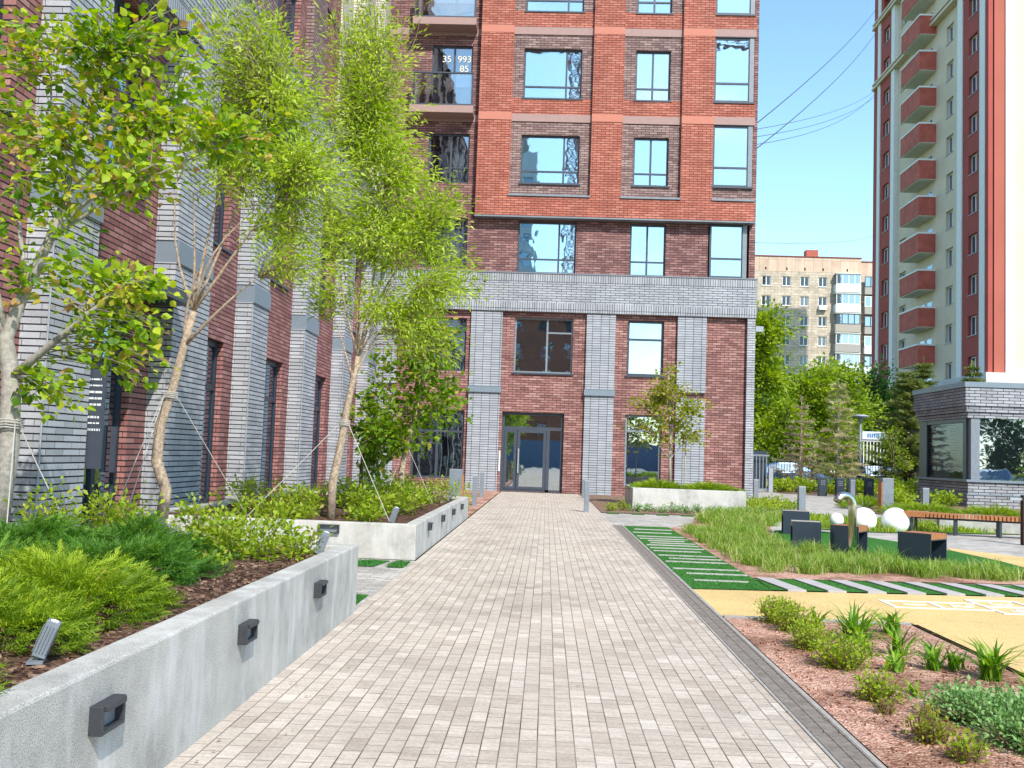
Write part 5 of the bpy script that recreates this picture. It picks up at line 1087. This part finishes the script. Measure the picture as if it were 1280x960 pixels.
wire((7.5, 38, 14.2), (33.6, 104.8, 41.2), 0.5, 'top one of three near level wires', .014); wire((7.5, 38, 13.9), (33.6, 104.8, 40.6), 0.6, 'middle one of three near level wires', .014); wire((7.5, 38, 13.6), (33.6, 104.8, 40.9), 0.9, 'bottom one of three near level wires', .014)
wire((7.5, 38, 9.8), (33.6, 104.8, 25.6), .3, 'faint low wire above the beige house roof', .012)

# ------------------------------------------------------------------ background trees
def bgtree(name, label, x, y, h, r, mat, n, size, seed, low=.25, squash=1.0, bark='bark_dark', nb=9, lean=0):
    rr = random.Random(seed); tk = [(x, y, 0), (x+lean*.3, y, h*.3), (x+lean*.6, y, h*.55), (x+lean, y, h*.85)]
    bl = []; lim = []
    for k in range(nb):
        t = low+(1-low)*(k+.5)/nb; a = rr.uniform(0, 6.28); q = r*rr.uniform(.25, .62)*(1-.5*max(0, t-.6)); c = (x+lean*t+math.cos(a)*q, y+math.sin(a)*q*.8, h*t*.93)
        s = r*rr.uniform(.34, .55)*squash; bl.append((c, (s, s, s*.8), s*s)); lim.append((1 if t < .6 else 2, c))
    return tree(name, label, 'tree', tk, [r*.07, r*.055, r*.045, r*.02], lim, bl, mat, bark, size, n, int(n/22), T_DIAM, .05, seed, 'trees beyond the walkway', trad=.012, spreadl=size*1.3)
bgtree('broadleaf_tree', 'tall bright green tree right behind the building corner', 12.6, 62, 11.0, 3.0, 'tree_bright', 15000, .28, 41)
bgtree('broadleaf_tree', 'lower yellow green tree in front of the beige house', 17.0, 66, 8.2, 3.0, 'tree_bright', 13000, .27, 42, .15)
bgtree('broadleaf_tree', 'bright green tree with thin pale branches below the glazed balconies', 22.0, 72, 8.8, 3.0, 'tree_bright', 11000, .27, 43, .15)
bgtree('broadleaf_tree', 'dark green dense tree between beige house and tower', 28.5, 85, 9.5, 4.2, 'tree_dark', 14000, .33, 44, .1)
bgtree('broadleaf_tree', 'dark green tree in the gap left of the tower base', 23.5, 88, 8.0, 3.6, 'tree_dark', 12000, .33, 45, .1)
bgtree('broadleaf_tree', 'bright low tree by the far end of the gate', 13.8, 58.5, 5.0, 2.0, 'tree_bright', 7000, .22, 46, .2)
bgtree('broadleaf_tree', 'mid green tree behind the parked dark car', 18.8, 75, 7.0, 3.6, 'tree_bright', 10000, .3, 47, .1)
bgtree('broadleaf_tree', 'dark tree far behind between the trunks', 15.0, 90, 7.5, 4.0, 'tree_dark', 10000, .35, 48, .1)
bgtree('small_tree', 'sparse green sapling in front of the street lamp', 17.2, 50.2, 3.4, 1.0, 'tree_bright', 900, .13, 49, .3)
# conifers: whorled boughs
def conifer(name, label, x, y, h, r, mat, seed, dens=1.0, size=.42, bark='bark_dark', z0=.25, gaps=0, tpl=T_SPRUCE, group='conifers'):
    rr = random.Random(seed); T = thing(name, label, 'tree', (x, y, 0), group); m = MB(); m.tube([(x, y, 0), (x, y, h*.5), (x, y, h)], [r*.09, r*.05, .015], 8)
    P, D, rn = [], [], []; z = z0
    while z < h-.15:
        q = r*(1-(z/h))**.8; nb = rr.randint(5, 7); a0 = rr.uniform(0, 6.28)
        for k in range(nb):
            if rr.random() < gaps: continue
            a = a0+k*6.28/nb+rr.uniform(-.25, .25); L0 = q*rr.uniform(.7, 1.15)+.1; e = Vector((x+math.cos(a)*L0, y+math.sin(a)*L0, z+L0*rr.uniform(-.05, .2))); s = Vector((x, y, z))
            m.tube([s, s.lerp(e, .5)-Vector((0, 0, .06*L0)), e], [.02+.006*L0, .014, .005], 4, False); sh = rr.gauss(.5, .18)
            for j in range(int((5+L0*18)*dens)):
                t = rr.uniform(.15, 1); p = s.lerp(e, t)-Vector((0, 0, .08*L0*math.sin(math.pi*t))); sd_ = rr.choice((-1, 1)); dv = Vector((math.cos(a+sd_*.8), math.sin(a+sd_*.8), rr.gauss(0, .25)))
                P.append(p[:]); D.append(dv[:]); rn.append(sh+rr.gauss(0, .14))
        z += rr.uniform(.2, .32)*(1+r*.12)
    P.append((x, y, h-.1)); D.append((0, 0, 1)); rn.append(.7)
    m.build('trunk', bark, T); scatter('needles', mat, P, D, size*(.6+.6*rng.random(len(P))), tpl, T, 1.2, np.array(rn)); return T
conifer('spruce_tree', 'spruce standing left of the kiosk', 18.6, 52, 6.6, 2.3, 'spruce_green', 51, 1.5)
conifer('spruce_tree', 'taller spruce rising behind the kiosk roof corner', 22.3, 60, 7.9, 2.3, 'spruce_green', 52, 1.2)
conifer('spruce_tree', 'spruce tip showing over the kiosk roof under the tower', 25.6, 61, 7.7, 2.2, 'spruce_green', 53, 1.4)
conifer('spruce_tree', 'bare brown twigged spruce close to the kiosk side', 18.3, 46.5, 4.6, 1.6, 'twig_brown', 54, .5, .3, 'bark_brown')
conifer('young_spruce', 'small yellow green spruce in front of the kiosk window at the right edge', 19.3, 36.2, 2.9, 1.0, 'juniper_gold', 55, 1.6, .3)
conifer('dying_pine', 'half dead pine with straw coloured needles', 14.7, 51, 5.6, 1.5, 'needle_tan', 56, .8, .4, 'bark_pale', 1.0, .25)
conifer('dying_pine', 'leafless brown pine left of the straw coloured one', 12.7, 50.4, 4.6, 1.5, 'twig_brown', 57, .55, .34, 'bark_brown', .3, .15)
for i in range(11):
    x = 11.4+1.05*i; lb = 'far shrub %s from the gate along the dark fence' % 'first second third fourth fifth sixth seventh eighth ninth tenth eleventh'.split()[i]
    shrub((x, 48.6+.5*math.sin(i*2.3), 0), .7, .75, lb, 'leaf_spirea', 520, .13, 400+i, 'shrubs along the far fence')
for i, (x, y) in enumerate([(14.6, 37.5), (12.7, 36.5), (17.0, 47.5), (14.0, 40.5)]):
    shrub((x, y, 0), .7, .55, ['low bush against the dark kiosk side', 'low green bush behind the pillar', 'bush at the foot of the spruce', 'small bush behind the kiosk bollard'][i], 'leaf_spirea', 450, .11, 430+i, 'bushes near the kiosk')

# ------------------------------------------------------------------ what the glass mirrors, behind the camera
T = thing('corrugated_fence', 'blue corrugated sheet fence mirrored in the entrance door', 'fence', (0, -34, 0)); m = MB(); x = -14.0
while x < 16: m.box(x, x+.2, -34.06, -34, 0, 3); m.box(x+.2, x+.35, -34.0, -33.95, 0, 3); x += .35
m.build('sheet', 'blue_sheet', T)
T = thing('mirrored_block', 'orange and dark brick block mirrored in the lower windows and door', 'building', (0, -62, 0)); F2 = Fr((0, -55, 0), (-1, 0, 0), (0, 1, 0))
hl = [(u, u+1.6, z, z+1.8) for u in (-7, -3.5, 0, 3.5, 7) for z in (4, 7.3, 10.6, 13.9, 17.2)]
m = MB(); F2.panel(m, -9, 11, 0, 21, hl, 0, .3); m.build('wall', 'orange_wall', T); m = MB(); m.box(-10.8, 8.8, -66, -55.4, 0, 20.8); m.build('core', 'navy_metal', T)
m = MB(); F2.box(m, -5.3, -3.6, 0, 21, 0, .3); F2.box(m, 5.2, 6.9, 0, 21, 0, .3); m.build('pier', 'white_paint', T)
for hx in hl: window(F2, T, *hx, -.2, [hx[0]+.8], [], 'dark_metal', 'glass_far')
bgtree('broadleaf_tree', 'bright tree mirrored in the glazed entrance door', -4.5, -22, 8, 2.6, 'tree_bright', 3500, .35, 61)
bgtree('broadleaf_tree', 'green tree mirrored at the left of the kiosk window', 40, -14, 8, 3.4, 'tree_dark', 4000, .4, 62, .1)
bgtree('broadleaf_tree', 'green tree mirrored in the middle of the kiosk window', 47, -14, 9, 3.6, 'tree_bright', 4000, .4, 63, .1)
car(33, 2, 'car_white', 'white car mirrored in the kiosk window', 1)
T = thing('mirrored_tower', 'pale high rise tower mirrored in the left parts of the wide orange frame windows', 'building', (-6, -84, 0)); F3 = Fr((0, -80, 0), (-1, 0, 0), (0, 1, 0))
hl = [(u, u+1.3, z, z+1.7) for u in (3.6, 6.6, 9.6) for z in np.arange(3, 46, 3.1)]
m = MB(); F3.panel(m, 3.0, 12, 0, 49, [tuple(map(float, h)) for h in hl], 0, .3); m.build('wall', 'white_panel', T); m = MB(); m.box(-11.8, -3.2, -92, -80.35, 0, 48.8); m.build('core', 'navy_metal', T)
for h in hl: window(F3, T, *map(float, h), -.2, [], [], 'dark_metal', 'glass_far')
m = MB(); F3.box(m, 4.5, 8, 49, 53, -6, -1); m.build('roof_house', 'kerb_concrete', T)
T = thing('tower_crane', 'lattice tower crane mirrored in the right parts of the wide orange frame windows', 'crane', (2.4, -76, 0)); m = MB()
for z in np.arange(0, 62, 1.5):
    z = float(z)
    for (xa, xb, y_) in ((1.7, 3.1, -75.3), (3.1, 1.7, -76.7)): m.tube([(xa, y_, z), (xb, y_, z+1.5)], .07, 4); m.tube([(xb, y_, z), (xa, y_, z+1.5)], .07, 4); m.tube([(xa, y_, z), (xb, y_, z)], .06, 4)
for xa in (1.7, 3.1):
    for y_ in (-75.3, -76.7): m.tube([(xa, y_, 0), (xa, y_, 63)], .12, 5)
m.build('mast', 'orange_wall', T); m = MB(); m.tube([(-6, -76, 63.5), (34, -76, 64.5)], .3, 5); m.tube([(2.4, -76, 69), (30, -76, 64.6)], .08, 4); m.tube([(2.4, -76, 69), (-6, -76, 63.6)], .08, 4); m.tube([(2.4, -76, 63), (2.4, -76, 69)], .3, 5); m.build('jib', 'orange_wall', T)
# ------------------------------------------------------------------ ground litter
rr = random.Random(9); m = MB()
for k in range(900):
    x, y = rr.uniform(1.66, 3.24), rr.uniform(3.6, 9); s = rr.uniform(.004, .014); a = rr.uniform(0, 6.28); n0 = len(m.v); m.box(-s, s, -s*.7, s*.7, -.002, s*.9); m.rot(a, (0, 0), n0); m.v[n0:] = [(p[0]+x, p[1]+y, p[2]+.012) for p in m.v[n0:]]
tag(m.build('gravel_chips', 'pink_gravel'), kind='stuff')
m = MB()
for k in range(1500):
    x, y = rr.choice(((rr.uniform(-2.9, -1.8), rr.uniform(3.2, 8.4), .5), (rr.uniform(-4, -1.84), rr.uniform(13, 17), .385)))[:2] if False else (rr.uniform(-3.0, -1.79), rr.uniform(3.0, 8.4)); s = rr.uniform(.006, .022); n0 = len(m.v); m.box(-s, s, -s*.25, s*.25, -.002, .004+s*.2); m.rot(rr.uniform(0, 6.28), (0, 0), n0); m.v[n0:] = [(p[0]+x, p[1]+y, p[2]+.52) for p in m.v[n0:]]
tag(m.build('bark_chips', 'mulch'), kind='stuff')

P, D = [], []; rr = random.Random(15)
for k in range(260):
    x = rr.choice((rr.uniform(-1.58, -1.2), rr.uniform(1.0, 1.6), rr.uniform(-1.5, 3.2))); y = rr.uniform(3.8, 18); 
    if x > 1.6: y = rr.uniform(3.8, 9)
    P.append((x, y, .012 if x < 1.62 else .02)); a = rr.uniform(0, 6.28); D.append((math.cos(a), math.sin(a), 0))
foliage('fallen_leaf', [(0, (.2, .12, .06)), (1, (.42, .32, .14))], .1)
tag(scatter('fallen_leaves', 'fallen_leaf', P, D, .022*(.5+rng.random(len(P))), T_DIAM, None, 6), kind='stuff')
